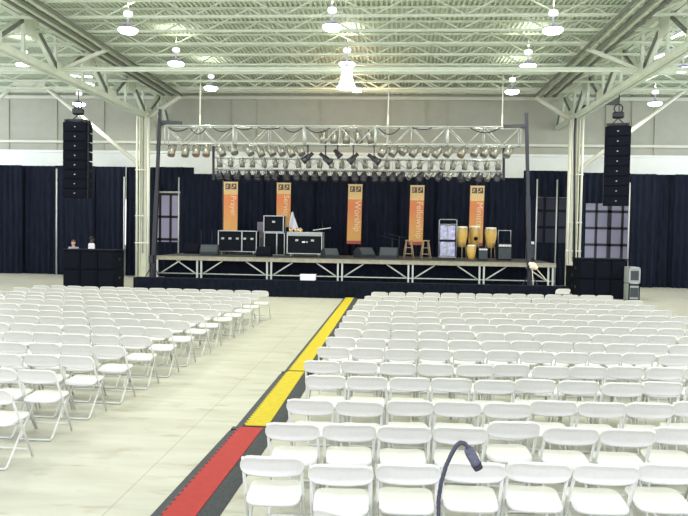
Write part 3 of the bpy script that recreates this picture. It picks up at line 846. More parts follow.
# congas
def conga(px, pyt, pyb, Y, rmax, label, dot=False, stand=True):
    p = at(px, pyt, Y); q = at(px, pyb, Y); h = p.z-q.z; zb = q.z-DZ
    t = thing('conga_drum', label, 'drum', (p.x, Y, DZ), 0, 'yellow conga drums on the stage')
    r = rmax
    b = MB(); b.lathe([(r*.55, zb), (r*.75, zb+h*.2), (r*.95, zb+h*.5), (r, zb+h*.68), (r*.93, zb+h*.88), (r*.86, zb+h*.97)], 20); b.build('shell', 'conga_wood', t)
    b = MB(); b.lathe([(r*.90, zb+h*.93), (r*.93, zb+h*.96), (r*.9, zb+h), (r*.3, zb+h*1.01), (1e-4, zb+h*1.01)], 20); b.build('drum_head', 'drum_head', t)
    b = MB(); b.lathe([(r*.97, zb+h*.86), (r*1.0, zb+h*.88), (r*.97, zb+h*.90)], 20); b.build('hoop', 'case_edge', t)
    for k in range(5):
        a = PI/2+2*PI*k/5
        b = MB(); b.tube([(r*1.0*math.cos(a), r*1.0*math.sin(a), zb+h*.93), (r*1.06*math.cos(a), r*1.06*math.sin(a), zb+h*.68)], .012, 6); b.build('lug', 'case_edge', t)
    if dot:
        b = MB(); b.lathe([(.085, -.01), (.085, .03)], 16, (.02, -r*.97, zb+h*.40), rotm('X', PI/2)); b.build('badge', 'case_black', t)
    if stand:
        for k in range(3):
            a = PI/6+2*PI*k/3
            b = MB(); b.tube([(r*.8*math.cos(a), r*.8*math.sin(a), zb+h*.25), (r*1.05*math.cos(a), r*1.05*math.sin(a), .012)], .016, 6); b.build('stand_leg', 'stool_wood', t)
        b = MB(); zz = zb+h*.22; b.lathe([(r*.80, zz-.015), (r*.86, zz-.015), (r*.86, zz+.015), (r*.80, zz+.015)], 20); b.build('stand_ring', 'stool_wood', t)
conga(462, 226.5, 247, 29.5, .245, 'yellow conga drum on a stand, nearest the silver cases')
conga(475, 226, 247, 29.9, .24, 'middle yellow conga drum with a dark round badge', dot=True)
conga(491, 227.5, 248, 29.5, .245, 'yellow conga drum on a stand, beside the grey amplifier')
conga(471.5, 245, 259.5, 28.7, .19, 'small short yellow drum standing on the deck before the congas', stand=False)
# small grey amps
def combo(px0, px1, pyt, Y, label, loop=False, depth=.35):
    a, c = at(px0, pyt, Y), at(px1, pyt, Y); w = c.x-a.x; h = a.z-DZ
    t = thing('amplifier', label, 'amplifier', ((a.x+c.x)/2, Y, DZ), 0, 'grey amplifiers among the drums')
    b = MB(); b.box((0, depth/2, h/2+.02), (w, depth, h-.04), bev=.02); b.build('cabinet', 'case_black', t)
    b = MB(); b.box((0, -.008, h*.40+.02), (w*.9, .02, h*.62)); b.build('grille', 'amp_grey', t)
    b = MB(); b.box((0, -.008, h*.86), (w*.9, .02, h*.14)); b.build('control_panel', 'case_edge', t)
    for k in range(4):
        b = MB(); b.lathe([(.02, 0), (.02, .025)], 10, (0, 0, 0), rotm('X', PI/2)); b.build('knob', 'badge_white', t, (-w*.3+w*.2*k, -.018, h*.86))
    for sx in (-1, 1):
        b = MB(); b.box((sx*w*.4, depth/2, .012), (.05, depth*.8, .024)); b.build('foot', 'black_paint', t)
    if loop:
        z = at((px0+px1)/2, 230.5, Y).z-DZ
        b = MB(); b.tube([(-w/2+.03, depth*.5, h-.03), (-w/2+.03, depth*.5, z), (w/2-.03, depth*.5, z), (w/2-.03, depth*.5, h-.03)], .018, 8); b.build('handle', 'case_edge', t)
combo(498, 512, 243, 28.9, 'grey amplifier with a tall square tube handle, right of the congas', True)
combo(478.5, 488, 247.5, 28.6, 'small dark grey amplifier standing between the two right conga drums')
combo(530, 534.5, 240, 29.8, 'narrow grey amplifier behind the right lifting tower', False, .3)
# ------------------------------------------------------------------ banners
def banner(px, pyt, pyb, Y, word, label, size, red, wpx=14.0, tilt=0.0):
    a, c = at(px, pyt, Y), at(px, pyb, Y)
    s = (at(px+wpx/2, pyt, Y)-at(px-wpx/2, pyt, Y)).length
    zt, zb = a.z-DZ, c.z-DZ; h = zt-zb
    t = thing('banner', label, 'banner', (a.x, Y, DZ), 0, 'orange banners along the back of the stage')
    w = s
    sh = tilt*h
    split = zt-h*.25
    def sheet(z0, z1, y=-.03):
        f = lambda z: sh*(zt-z)/h
        return MB().add([(-w/2+f(z0), y, z0), (w/2+f(z0), y, z0), (w/2+f(z1), y, z1), (-w/2+f(z1), y, z1), (-w/2+f(z0), y+.012, z0), (w/2+f(z0), y+.012, z0), (w/2+f(z1), y+.012, z1), (-w/2+f(z1), y+.012, z1)],
                        [(0, 1, 2, 3), (7, 6, 5, 4), (0, 4, 5, 1), (1, 5, 6, 2), (2, 6, 7, 3), (3, 7, 4, 0)])
    rb = zb+h*.055 if red else zb
    sheet(rb, split).build('printed_panel', 'banner_print', t)
    sheet(split, zt).build('header_panel', 'banner_tan', t)
    if red: sheet(zb, rb).build('footer_strip', 'banner_red', t)
    for sx in (-1, 1):
        b = MB(); b.box((sx*w*.215+.01, -.035, zt-h*.025-w*.22), (w*.36, .012, w*.40)); b.build('photo_tile', 'banner_photo', t)
        b = MB(); b.box((sx*w*.215+.01+sx*.02, -.043, zt-h*.025-w*.17), (w*.10, .006, w*.12)); b.box((sx*w*.215+.01-.05, -.043, zt-h*.025-w*.30), (w*.12, .006, w*.06)); b.build('photo_figure', 'banner_tan', t)
    fc = bpy.data.curves.new('lettering', 'FONT'); fc.body = word; fc.size = size; fc.align_x = 'LEFT'; fc.align_y = 'CENTER'; fc.extrude = .003
    fc.materials.append(MATS['banner_letter'])
    tmp = bpy.data.objects.new('text_source', fc); me = bpy.data.meshes.new_from_object(tmp); me.name = 'lettering'
    bpy.data.objects.remove(tmp); me.materials.clear(); me.materials.append(MATS['banner_letter'])
    o = link('lettering', me, t, (w*.19+sh*.4, -.04, split-.05), (PI/2, PI/2, 0))
    b = MB(); b.tube([(0, .02, .02), (0, .02, zt+.14)], .018, 8); b.build('pole', 'tower_grey', t)
    b = MB(); b.tube([(-w/2-.02, -.01, zt+.0), (w/2+.02, -.01, zt+.0)], .012, 8); b.build('crossbar', 'aluminium', t)
    b = MB(); b.lathe([(.2, .001), (.2, .015), (.03, .04)], 18); b.build('base', 'black_paint', t)
YBN = 31.9
banner(231, 182, 232, YBN, 'Prayer', 'orange banner standing behind the wide black road case', .36, False)
banner(284, 183, 227, YBN, 'Service', 'orange banner partly hidden behind the tall amplifier case', .36, False)
banner(355.5, 184.5, 244, YBN, 'Worship', 'orange centre-stage banner reading Worship, red strip at foot', .40, True, tilt=-.012)
banner(417.5, 185.5, 245, YBN, 'Fellowship', 'orange banner reading Fellowship between the two wooden stools', .40, True, tilt=-.012)
banner(477.5, 186, 246, YBN, 'Ministry', 'orange banner behind the yellow conga drums', .40, True, tilt=-.012)

# ------------------------------------------------------------------ lighting trusses
def box_truss(name, p0, p1, ht, dp, nsec, label, cr=.026):
    """p0 = bottom front left, along X"""
    L = p1.x-p0.x; dz = p1.z-p0.z
    t = thing(name, label, 'truss', tuple(p0), 0, 'aluminium lighting trusses over the stage')
    t.rotation_euler = (0, -math.atan2(dz, L), 0)
    sec = L/nsec
    for k in range(nsec):
        s = MB(); x0, x1 = k*sec+.02, (k+1)*sec-.02
        for y in (0, dp):
            for z in (0, ht): s.tube([(x0, y, z), (x1, y, z)], cr, 8)
        for x in (x0, x1):
            for y in (0, dp): s.tube([(x, y, 0), (x, y, ht)], cr*.9, 6)
            for z in (0, ht): s.tube([(x, 0, z), (x, dp, z)], cr*.8, 6)
        m = 4
        for i in range(m):
            xa, xb = x0+(x1-x0)*i/m, x0+(x1-x0)*(i+1)/m
            za, zb = (ht, 0) if i % 2 == 0 else (0, ht)
            for y in (0, dp): s.tube([(xa, y, za), (xb, y, zb)], cr*.62, 6)
            for z in (0, ht): s.tube([(xa, 0 if i % 2 else dp, z), (xb, dp if i % 2 else 0, z)], cr*.55, 6)
        for i in (2,):
            for y in (0, dp): s.tube([(x0+(x1-x0)*i/m, y, 0), (x0+(x1-x0)*i/m, y, ht)], cr*.5, 6)
        s.build('truss_section', 'aluminium', t)
    return t
YT = 27.0
pA, pB = at(164, 143.5, YT), at(521, 145.5, YT)
HT = at(164, 125.5, YT).z-pA.z
box_truss('lighting_truss', pA, pB, HT, .5, 5, 'long aluminium box truss hung highest above the stage front')
YT2 = 28.6
qA, qB = at(214, 169, YT2), at(503, 172, YT2)
HT2 = at(214, 157.5, YT2).z-qA.z
box_truss('lighting_truss', qA, qB, HT2, .45, 4, 'lower aluminium box truss carrying black lamps over the stage', .022)

def par_proto(metal, L=.34, r=.105, gel='par_lens'):
    t = thing('par_light', 'x', 'stage light')
    b = MB(); b.lathe([(.03, -.02), (r*.62, -.03), (r*.72, -.08), (r*.95, -L*.45), (r, -L*.55), (r, -L), (r*.93, -L), (r*.93, -L+.05)], 14); b.build('can', metal, t)
    b = MB(); b.lathe([(r*.92, -L+.045), (r*.6, -L+.035), (1e-4, -L+.03)], 14); b.build('lens', gel, t)
    b = MB(); b.box((-r-.012, 0, -L*.28), (.012, .03, L*.55)); b.box((r+.012, 0, -L*.28), (.012, .03, L*.55)); b.box((0, 0, .0), (2*r+.03, .03, .012)); b.box((0, 0, .04), (.04, .05, .08)); b.build('yoke', 'par_black', t)
    return t
protos = {}
def par(kind, pos, rx, ry, label, group):
    if kind not in protos:
        o = protos[kind] = par_proto(*{'a': ('par_metal', .48, .145), 'b': ('par_black', .40, .155), 'c': ('par_metal', .36, .11), 'g': ('par_metal', .48, .145, 'par_gel')}[kind])
    else: o = copy_tree(protos[kind])
    o.location = pos; o.rotation_euler = (rx, ry, 0)
    tag(o, label, 'stage light', group)
    return o
import_x = [172.5, 186, 197, 207, 218.5, 231, 246, 257.5, 268, 278, 288, 297.5, 386.5, 397, 407, 418, 430, 441, 452, 465, 478, 488.5, 498.5, 510]
for i, px in enumerate(import_x):
    p = pA.lerp(pB, (px-164)/(521-164)); a = at(px, 147.5, YT)
    ry = (0.0 if i < 4 else (.55 if px < 310 else -.55))+random.gauss(0, .05)
    par('g' if i in (0, 2, 3, 19) else 'a', (a.x, YT+.02, p.z-.06), -.45+random.gauss(0, .12), -ry, 'silver can light hung under the upper truss, %s from its left end' % ORD[i+1], 'can lights under the upper truss')
for i, px in enumerate((324, 335, 346, 357, 369)):
    a = at(px, 131.5, YT+.3)
    par('a', (a.x, YT+.3, a.z), random.gauss(0, .06), random.gauss(0, .15), 'silver can light inside the middle of the upper truss, %s from the left' % ORD[i+1], 'can lights inside the upper truss')
for i in range(26):
    px = 220+(498-220)*i/25
    p = at(px, 158.5+.01*(px-220), YT2+.22)
    par('c', (p.x, YT2+.22, p.z), random.gauss(.0, .06), random.gauss(0, .06), 'silver can light inside the lower truss, %s from the left' % ORD[i+1], 'can lights inside the lower truss')
for i in range(30):
    px = 219+(500-219)*i/29
    p = at(px, 170.6+.0095*(px-219), YT2)
    par('b' if px < 395 or i % 2 else 'c', (p.x, YT2-.0, p.z), -.5+random.gauss(0, .1), (0 if px < 395 else .45)+random.gauss(0, .15), 'can light hung under the lower truss, %s from the left' % ORD[i+1], 'can lights under the lower truss')
# black profile spotlights between the trusses
def profile(px0, py0, px1, py1, Y, label):
    a, c = at(px0, py0, Y), at(px1, py1, Y); mid = (a+c)/2
    t = thing('profile_spotlight', label, 'stage light', tuple(mid), 0, 'black profile spotlights over centre stage')
    d = (c-a); hl = d*.5
    b = MB(); b.tube([-hl, -hl*.25, -hl*.2, hl*.55, hl*.6, hl], [.075, .075, .115, .115, .14, .14], 14); b.build('barrel', 'par_black', t)
    top = Vector((0, 0, at(px0, 146.5, Y).z))-Vector((0, 0, mid.z))
    b = MB(); b.tube([(0, .16, 0), (0, .16, top.z*.7), (0, 0, top.z)], .016, 6); b.tube([(0, -.16, 0), (0, -.16, top.z*.7), (0, 0, top.z)], .016, 6); b.build('yoke', 'par_black', t)
    b = MB(); b.box((0, 0, top.z), (.07, .09, .10)); b.build('clamp', 'par_black', t)
profile(313, 153, 302.5, 161.5, YT-.14, 'black profile spotlight, leftmost of five, nose down to the left')
profile(320, 153.5, 331, 163, YT, 'black profile spotlight, second of five, nose down to the right')
profile(334.5, 150, 340.5, 157, YT, 'short black profile spotlight, middle of the five')
profile(358, 153.5, 348.5, 162.5, YT, 'black profile spotlight, fourth of five, nose down to the left')
profile(368, 154.5, 380, 163, YT-.14, 'black profile spotlight, rightmost of five, nose down to the right')
# cable loops on the upper truss
for i, (x0, x1) in enumerate(((168, 188), (190, 206), (213, 232), (236, 252), (258, 280), (284, 302), (306, 330), (378, 400), (412, 432), (470, 500))):
    a, c = at(x0, 127.5, YT-.05), at(x1, 127.8, YT-.05); sag = random.uniform(.05, .28)
    b = MB(); b.tube([a.lerp(c, k/8)-Vector((0, 0, 4*sag*(k/8)*(1-k/8))) for k in range(9)], .02, 6)
    tag(b.build('power_cable', 'black_paint'), 'black cable looped along the upper truss, %s from its left end' % ORD[i+1], 'cable', 'cables looped on the upper truss')
# hoist chains holding the upper truss
for px, s in ((200, 'left'), (388, 'middle'), (502, 'right')):
    a = at(px, 126, YT+.25)
    t = thing('hoist_chain', 'pale chain from roof to the upper truss, %s of three' % s, 'chain', (a.x, YT+.25, a.z), 0, 'chains holding the upper truss')
    b = MB(); b.tube([(0, 0, .45), (0, 0, 8.76-a.z)], .025, 6); b.build('chain', 'trim_paint', t)
    b = MB(); b.lathe([(.02, .0), (.035, .1), (.035, .42), (.02, .46)], 10); b.build('motor', 'trim_paint', t)
# black straps from the ends of the lower truss
for px, s in ((213.5, 'left'), (503.7, 'right')):
    a, c = at(px, 144, YT2), at(px, 180, YT2)
    b = MB(); b.bar((a.x, YT2, a.z), (c.x, YT2, c.z), .10, .05)
    tag(b.build('truss_strap', 'black_paint'), 'black strap hanging at the %s end of the lower truss' % s, 'strap', 'straps of the lower truss')
# lifting towers
def tower(bx, tx, Y, h, s, label, mm):
    t = thing('lifting_tower', label, 'tower', (bx, Y, 0), 0, 'lifting towers at the ends of the upper truss')
    dx = tx-bx
    b = MB(); b.bar((0, 0, .05), (dx*.55, 0, h*.55), .155, .155); b.build('mast', mm, t)
    b = MB(); b.bar((dx*.53, -.03, h*.53), (dx, -.03, h), .115, .115); b.build('inner_mast', mm, t)
    b = MB(); b.bar((dx, 0, h-.48), (dx+s*.82, .1, h-.50), .10, .12); b.bar((dx, 0, h-.62), (dx+s*.25, .05, h-.50), .06, .06); b.build('lifting_arm', 'black_paint', t)
    for ax, ay in ((1, 0), (-1, 0), (0, 1), (0, -1)):
        b = MB(); b.bar((0, 0, .10), (ax*.62, ay*.62, .06), .07, .07); b.bar((0, 0, 1.0), (ax*.5, ay*.5, .10), .035, .035); b.box((ax*.62, ay*.62, .025), (.12, .12, .05)); b.build('outrigger', 'tower_grey', t)
    b = MB(); b.box((0, -.16, 1.2), (.16, .12, .3)); b.build('winch', mm, t)
tower(at(152.5, 285, 26.5).x-.0, at(160.5, 111, 26.5).x, 26.5, at(160, 110, 26.6).z, 1, 'dark lifting tower at the left end of the upper truss', 'black_paint')
tower(at(530, 289, 26.6).x, at(526.3, 113, 26.6).x, 26.6, at(526, 113, 26.6).z, -1, 'dark grey lifting tower at the right end of the upper truss', 'tower_grey')
# white bundle on the right tower
q = at(533, 266, 26.2)
t = thing('cloth_bundle', 'pale cloth bundle tied on the right lifting tower', 'cloth', tuple(q))
b = MB(); b.sphere((0, 0, 0), .14, 10, (1, .8, 1)); b.sphere((.10, 0, -.06), .09, 8); b.sphere((-.09, .02, .07), .08, 8); b.build('bundle', 'drum_head', t)
b = MB(); b.tube([(-.03, 0, -.1), (.01, -.02, -.55), (.05, 0, -(q.z-.05))], .014, 6); b.tube([(.12, 0, -.1), (.5, .05, -.5), (.62, .05, -.62)], .014, 6); b.build('rope', 'drum_head', t)
for px, dx in ((146, .2), (150, -.1)):
    pass

# ------------------------------------------------------------------ speaker stacks
def sub(w, d, h):
    t = thing('subwoofer', 'x', 'speaker')
    b = MB(); b.box((0, d/2, h/2), (w-.015, d, h-.012), bev=.012); b.build('cabinet', 'speaker_black', t)
    b = MB(); b.box((0, -.012, h/2), (w-.12, .024, h-.10), bev=.01); b.build('grille', 'grille_black', t)
    for sx in (-1, 1):
        b = MB(); b.box((sx*(w/2-.0095), d*.5, h*.55), (.012, .22, .10)); b.build('handle', 'black_paint', t)
    return t
def stack(a, c, Y, rows, cols, side, top, where):
    w = (c.x-a.x)/cols; h = (top-.06)/rows; first = None
    nm = {0: 'lower', 1: 'upper'}
    for r in range(rows):
        for k in range(cols):
            o = sub(w, .95, h) if first is None else copy_tree(first)
            if first is None: first = o
            o.location = (a.x+w*(k+.5), Y, .003+r*h)
            pos = ('left end', 'middle', 'right end')[k] if cols == 3 else ('left', 'right')[k]
            tag(o, 'black subwoofer in the %s stack, %s row, %s' % (side, nm[r], pos), 'speaker', 'subwoofers stacked %s' % where)
    b = MB(); b.box(((a.x+c.x)/2, Y+.47, rows*h+.03), (c.x-a.x+.06, 1.0, .045), bev=.01)
    tag(b.build('stack_board', 'case_black'), 'dark board lying on top of the %s subwoofer stack' % side, 'board')
stack(at(63, 250, 26.3), at(115, 250, 26.3), 26.3, 2, 3, 'left', at(88, 249.3, 26.3).z, 'left of the stage')
stack(at(579, 260, 27.0), at(628, 260, 27.0), 27.0, 2, 3, 'right', at(603, 258.5, 27.0).z, 'right of the stage')
a, c = at(628.8, 267, 26.4), at(640, 267, 26.4); w = c.x-a.x; hz = a.z/2
for k in range(2):
    t = thing('rack_case', 'grey equipment case beside the right subwoofer stack, %s of two' % ('lower', 'upper')[k], 'case', ((a.x+c.x)/2+.02, 26.4, .002+k*hz), 0, 'grey cases beside the right subwoofers')
    b = MB(); b.box((0, .3, hz/2), (w-.02, .6, hz-.012), bev=.01); b.build('body', 'case_grey', t)
    b = MB(); b.box((0, 0, hz-.035), (w, .03, .05)); b.box((0, 0, .035), (w, .03, .05)); b.box((-w/2+.02, 0, hz/2), (.04, .03, hz-.02)); b.box((w/2-.02, 0, hz/2), (.04, .03, hz-.02)); b.build('edge_trim', 'case_edge' if k else 'case_black', t)
    b = MB(); b.box((0, -.008, hz*.5), (w*.7, .015, hz*.55)); b.build('panel', 'amp_grey', t)

# ------------------------------------------------------------------ line arrays
def line_array(cx, Y, ztop, zbot, w, rz, ncab, label, curve):
    t = thing('line_array', label, 'speaker', (cx, Y, ztop), rz, 'line array speakers hung beside the stage')
    hgt = (ztop-zbot)/ncab; d = .62
    y, z, ang = 0.0, 0.0, 0.0
    for k in range(ncab):
        ang = curve*(max(0, k-3)**1.5)/10
        R = rotm('X', ang)
        piv = Vector((0, y, z))
        def T(v): return piv+R@Vector(v)
        cb = MB(); cb.add([T(v) for v in ((-w/2, 0, -.006), (w/2, 0, -.006), (w/2, d, -.03), (-w/2, d, -.03), (-w/2, 0, -hgt+.006), (w/2, 0, -hgt+.006), (w/2, d, -hgt+.03), (-w/2, d, -hgt+.03))],
                          [(0, 1, 2, 3), (7, 6, 5, 4), (0, 4, 5, 1), (1, 5, 6, 2), (2, 6, 7, 3), (3, 7, 4, 0)])
        o = cb.build('cabinet', 'speaker_black', t)
        g = MB(); g.box(T((0, -.008, -hgt/2)), (w*.90, .02, hgt*.80), R); g.build('grille', 'grille_black', o)
        bd = MB(); bd.box(T((0, -.022, -hgt*.5)), (.045, .012, .022), R); bd.build('badge', 'badge_white', o)
        for sx in (-1, 1): pl = MB(); pl.box(T((sx*(w/2+.006), .1, -hgt/2)), (.012, .07, hgt*.95), R); pl.build('rigging_plate', 'tower_grey', o)
        e = piv+R@Vector((0, 0, -hgt)); y, z = e.y, e.z
    b = MB(); b.box((-w*.4, d/2, .05), (.07, d*1.1, .10)); b.box((w*.4, d/2, .05), (.07, d*1.1, .10)); b.box((0, d*.3, .10), (w*.9, .08, .08)); b.box((0, d*.75, .10), (w*.9, .08, .08)); b.build('flying_frame', 'black_paint', t)
    b = MB(); b.tube([(-.2, d/2, .14), (0, d/2, .34), (.2, d/2, .14)], .025, 6); b.box((0, d/2, .45), (.42, .26, .24), bev=.05); b.build('chain_hoist', 'black_paint', t)
    b = MB(); b.tube([(.02, d/2, .5), (.02, d/2, 7.72-ztop)], .02, 6); b.build('chain', 'tower_grey', t)
    b = MB(); pts = [(.25*math.cos(a)*.6, d/2, .42+.28+.16*math.sin(a)) for a in [2*PI*k/14 for k in range(15)]]; b.tube(pts, .028, 6); b.build('cable_loop', 'black_paint', t)
a, c = at(62.5, 122, 26), at(87.5, 122, 26)
line_array((a.x+c.x)/2, 26.0, a.z, at(75, 198, 26).z, c.x-a.x-.07, .08, 8, 'black line array speaker hanging above the left subwoofer stack', -.055)
a, c = at(606, 126, 26.5), at(630.5, 126, 26.5)
line_array((a.x+c.x)/2, 26.5, a.z, at(617, 206, 26.5).z, c.x-a.x, -.27, 8, 'black line array speaker hanging above the right subwoofer stack', -.02)
a, c = at(569.5, 292, 29.0), at(583, 266.5, 29.0)
t = thing('equipment_case', 'black equipment case with cables at the foot of the right steel column', 'case', ((a.x+c.x)/2, 29.0, .0))
b = MB(); b.box((0, .35, c.z/2), (c.x-a.x, .7, c.z-.03), bev=.02); b.build('body', 'case_black', t)
b = MB(); b.box((0, .35, c.z-.02), (c.x-a.x+.03, .73, .05), bev=.01); b.build('lid', 'speaker_black', t)
b = MB(); b.tube([(-.15+.03*math.sin(k*1.3), -.03, c.z-.03-.09*k) for k in range(11)], .02, 6); b.build('cable', 'amp_grey', t)
b = MB(); b.box((.08, -.01, c.z*.6), (.12, .02, .08)); b.build('latch', 'case_edge', t)
# speaker cable running down the right brace and column
pp = [at(x, y, YC-.5) for x, y in ((601, 88), (599, 97), (592, 104), (584, 106), (580, 113), (575.5, 118), (574.5, 135), (574.5, 190), (574, 262))]
b = MB(); b.tube(pp, .05, 6); tag(b.build('speaker_cable', 'black_paint'), 'thick black cable looping down the right steel column', 'cable')
q = at(609, 99, 30.5); t = thing('unit_heater', 'dark box heater hung near the roof beside the right column', 'heater', tuple(q))
b = MB(); b.box((0, 0, 0), (.75, .5, .45), bev=.03); b.build('housing', 'dark_steel', t)
b = MB()
for k in range(5): b.box((0, -.26, -.16+.08*k), (.66, .02, .02))
b.build('louvre', 'roof_pipe', t)
b = MB(); b.tube([(-.3, 0, .2), (-.3, 0, 8.75-q.z)], .02, 6); b.tube([(.3, 0, .2), (.3, 0, 8.75-q.z)], .02, 6); b.build('hanger', 'roof_pipe', t)

# ------------------------------------------------------------------ people behind the left stack
def skin_obj(name, verts, edges, radii, m, parent, root=0, sub=2):
    me = bpy.data.meshes.new(name); bm = bmesh.new()
    lay = bm.verts.layers.skin.verify()
    bv = []
    for i, v in enumerate(verts):
        w = bm.verts.new(v); bv.append(w)
        r = radii[i]; w[lay].radius = r if isinstance(r, tuple) else (r, r)
        w[lay].use_root = (i == root)
    for a, c in edges: bm.edges.new((bv[a], bv[c]))
    bm.to_mesh(me); bm.free(); me.materials.append(MATS[m])
    o = link(name, me, parent)
    md = o.modifiers.new('skin', 'SKIN'); md.use_smooth_shade = True
    s = o.modifiers.new('sub', 'SUBSURF'); s.levels = sub; s.render_levels = sub
    return o
def person(x, y, h, rz, skin, hair, shirt, label, z0=0.0, bald=False):
    t = thing('person', label, 'person', (x, y, z0), rz, 'crew members behind the left speaker stack')
    k = h/1.8
    V = [(0, 0, .95), (0, .01, 1.15), (0, .01, 1.35), (0, .02, 1.48), (0, .0, 1.56), (0, -.02, 1.66), (0, -.01, 1.74),
         (-.17, .02, 1.44), (-.22, .03, 1.17), (-.20, -.10, .95), (-.19, -.15, .87),
         (.17, .02, 1.44), (.22, .03, 1.17), (.20, -.10, .95), (.19, -.15, .87),
         (-.09, 0, .90), (-.10, -.01, .50), (-.10, .02, .09), (-.11, -.13, .035),
         (.09, 0, .90), (.10, -.01, .50), (.10, .02, .09), (.11, -.13, .035)]
    E = [(0, 1), (1, 2), (2, 3), (3, 4), (4, 5), (5, 6), (2, 7), (7, 8), (8, 9), (9, 10), (2, 11), (11, 12), (12, 13), (13, 14), (0, 15), (15, 16), (16, 17), (17, 18), (0, 19), (19, 20), (20, 21), (21, 22)]
    Rr = [(.13, .10), (.13, .095), (.15, .10), (.08, .07), .055, (.085, .10), (.065, .08), .065, .045, .036, .03, .065, .045, .036, .03, .085, .06, .045, .035, .085, .06, .045, .035]
    V = [tuple(c*k for c in v) for v in V]; Rr = [tuple(c*k for c in r) if isinstance(r, tuple) else r*k for r in Rr]
    skin_obj('body', V, E, Rr, skin, t)
    def sel(ids, edges, grow, nm, m):
        mp = {g: i for i, g in enumerate(ids)}
        skin_obj(nm, [V[i] for i in ids], [(mp[a], mp[c]) for a, c in edges], [tuple(q+grow for q in Rr[i]) if isinstance(Rr[i], tuple) else Rr[i]+grow for i in ids], m, t)
    sel([0, 1, 2, 7, 8, 11, 12, 3], [(0, 1), (1, 2), (2, 7), (7, 8), (2, 11), (11, 12), (2, 3)], .018*k, 'shirt', shirt)
    sel([0, 15, 16, 17, 19, 20, 21], [(0, 15), (15, 16), (16, 17), (0, 19), (19, 20), (20, 21)], .016*k, 'trousers', 'trousers_dark')
    b = MB(); b.sphere((0, .02*k, 1.735*k), .098*k, 14, (.90, 1.02, .80)); b.build('hair', hair, t)
    for sx in (-1, 1):
        b = MB(); b.sphere((sx*.032*k, -.105*k, 1.685*k), .011*k, 8); b.build('eye', 'eye_dark', t)
        b = MB(); b.sphere((sx*.083*k, -.005*k, 1.67*k), .022*k, 8, (.45, .8, 1.3)); b.build('ear', skin, t)
    b = MB(); b.sphere((0, -.118*k, 1.655*k), .014*k, 8, (.8, 1.1, 1.6)); b.build('nose', skin, t)
    b = MB(); b.sphere((0, -.100*k, 1.615*k), .02*k, 8, (1.3, .5, .35)); b.build('mouth', 'banner_red', t)
p1 = at(73.5, 240, 30.2); person(p1.x, 30.2, p1.z, .2, 'skin_light', 'hair_brown', 'shirt_grey', 'person in a grey shirt standing behind the left subwoofer stack')
p2 = at(92, 236.5, 30.8)
person(p2.x, 30.8, p2.z-.14, PI*.75, 'skin_dark', 'hair_black', 'shirt_white', 'person in a white shirt, turned away, behind the left subwoofer stack', .14)
b = MB(); b.box((p2.x, 30.8, .07), (.9, .7, .14), bev=.015); tag(b.build('riser', 'black_paint'), 'low black riser under the person in the white shirt', 'riser')

# ------------------------------------------------------------------ hall lamps
def lamp_proto():
    t = thing('ceiling_lamp', 'x', 'lamp')
    b = MB(); b.lathe([(.03, .40), (.12, .42), (.14, .48), (.12, .54), (.02, .57)], 18); b.build('glowing_ballast', 'ballast_glow', t)  # ballast housing, set glowing to imitate the highlight above each lamp
    b = MB(); b.lathe([(.025, .41), (.03, .14)], 10); b.build('stem', 'lamp_housing', t)
    b = MB(); b.lathe([(.03, .14), (.16, .10), (.28, .045), (.28, .02)], 20); b.build('reflector', 'lamp_fringe', t)
    b = MB(); b.lathe([(.265, .035), (.285, .01), (.28, -.03), (.22, -.085), (.12, -.11), (1e-4, -.115)], 20); b.build('lens', 'lamp_glow', t)
    b = MB(); b.tube([(0, 0, .55), (0, 0, 1.1)], .015, 6); b.build('rod', 'roof_steel', t)
    return t
lamp0 = None
LP = [(128, 30, 20.3, 'nearest row, left'), (332, 27, 20.3, 'nearest row, middle'), (553, 30, 20.3, 'nearest row, right'),
      (176, 63.5, 24.5, 'second row, left'), (347, 64, 24.5, 'second row, middle'), (528, 66, 24.5, 'second row, right'),
      (211, 88, 28.7, 'third row, left'), (512, 91.5, 28.7, 'third row, right'),
      (24, 65, 25.3, 'outer bay left of the girder'), (683, 69, 25.0, 'outer bay right of the girder'), (655, 103.5, 30.5, 'outer bay right, farther one'), (79, 104, 31.5, 'outer bay left, above the left line array')]
def light(kind, name, loc, e, col, rot=(0, 0, 0), **kw):
    l = bpy.data.lights.new(name, kind); l.energy = e; l.color = col
    for k, v in kw.items(): setattr(l, k, v)
    o = bpy.data.objects.new(name, l); C.objects.link(o); o.location = loc; o.rotation_euler = rot
    return o
LCOL = (1.0, .99, .88)
DOWN, UP = 122.0, 34.0
def lamp_at(p, s):
    global lamp0
    o = lamp_proto() if lamp0 is None else copy_tree(lamp0)
    if lamp0 is None: lamp0 = o
    o.location = p
    tag(o, 'glowing round high bay lamp under the roof, '+s, 'lamp', 'high bay lamps under the roof')
    light('AREA', 'lamp_light', (p.x, p.y, p.z-.20), DOWN, LCOL, shape='DISK', size=.55)
    light('SPOT', 'lamp_uplight', (p.x, p.y, p.z+.66), UP, LCOL, (PI, 0, 0), spot_size=2.5, spot_blend=.6, shadow_soft_size=.15)
for px, py, Y, s in LP: lamp_at(at(px, py, Y), s)
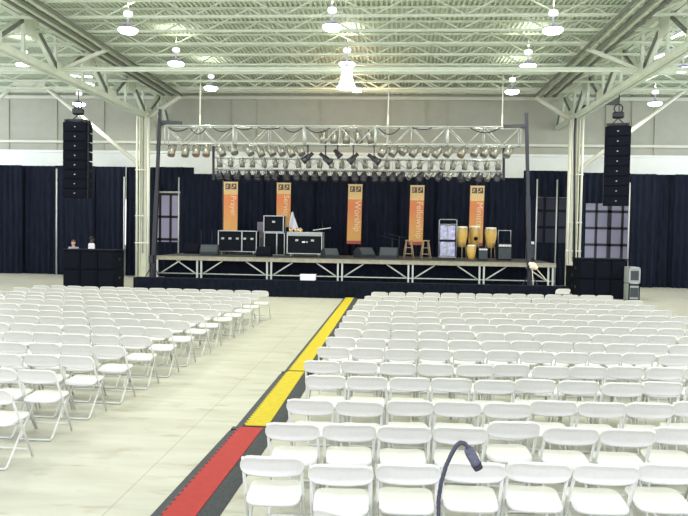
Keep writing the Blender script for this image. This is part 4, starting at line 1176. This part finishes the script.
# lamps of the same rows nearer the camera, above the frame
for Y in (16.1, 11.9, 7.7):
    for X in (-8.05, -1.75, 4.5):
        light('AREA', 'lamp_light', (X, Y, 8.3), DOWN, LCOL, shape='DISK', size=.55)
q = at(357, 91, 30.0)
t = thing('ceiling_lamp', 'small warm lamp under the roof beside the white bell lamp', 'lamp', tuple(q))
b = MB(); b.lathe([(1e-4, -.05), (.2, -.03), (.2, .02), (.05, .1)], 16); b.build('lens', 'bell_glow', t)
b = MB(); b.tube([(0, 0, .08), (0, 0, 8.76-q.z)], .015, 6); b.build('rod', 'roof_steel', t)
light('POINT', 'lamp_light', (q.x, q.y, q.z-.25), 160, (1, .70, .45), shadow_soft_size=.2)
q = at(346.5, 88.5, 23.3)
t = thing('bell_lamp', 'large white bell-shaped lamp hanging at the centre of the roof', 'lamp', tuple(q))
b = MB(); b.lathe([(.33, 0), (.345, .01), (.33, .04), (.26, .14), (.21, .32), (.18, .50), (.17, .64), (.10, .68)], 22); b.build('shade', 'bell_glow', t)
b = MB(); b.lathe([(.34, -.004), (.30, -.02), (1e-4, -.025)], 22); b.build('lens', 'bell_glow', t)
b = MB(); b.tube([(0, 0, .68), (0, 0, 8.76-q.z)], .02, 6); b.lathe([(.10, .68), (.10, .80), (.03, .83)], 12); b.build('rod', 'lamp_housing', t)
# strip lamps in the outer bays
for x0, y0, x1, y1, Y, s in ((70, 76, 92, 77, 30, 'upper tube left of the girder'), (73, 84, 94, 85, 32.0, 'lower tube left of the girder'), (655, 58, 683, 48, 24.6, 'slanting tube right of the girder'), (582+90, 38, 582+100, 33, 23.3, 'short tube right of the girder')):
    a, c = at(x0, y0, Y), at(x1, y1, Y); m = (a+c)/2
    t = thing('strip_lamp', 'white strip lamp in the outer bay roof, '+s, 'lamp', tuple(m), 0, 'strip lamps in the outer bays')
    b = MB(); b.bar(a-m, c-m, .12, .07); b.build('tube', 'tube_glow', t)
    b = MB(); b.bar(a-m+Vector((0, 0, .07)), c-m+Vector((0, 0, .07)), .16, .06); b.tube([(0, 0, .08), (0, 0, max(.2, 9.5-m.z))], .012, 6); b.build('housing', 'lamp_housing', t)

# ------------------------------------------------------------------ sky light let in where side and rear walls are left out
wd = bpy.data.worlds.new('world'); scene.world = wd; wd.use_nodes = True
bg = wd.node_tree.nodes['Background']; bg.inputs[0].default_value = (.87, .89, 1.03, 1); bg.inputs[1].default_value = 2.45

scene.cycles.use_denoising = True
scene.cycles.max_bounces = 8; scene.cycles.diffuse_bounces = 5; scene.cycles.sample_clamp_indirect = 8
scene.view_settings.view_transform = 'Standard'; scene.view_settings.look = 'None'
scene.view_settings.gamma = 1; scene.view_settings.use_curve_mapping = False
scene.view_settings.exposure = 0.5
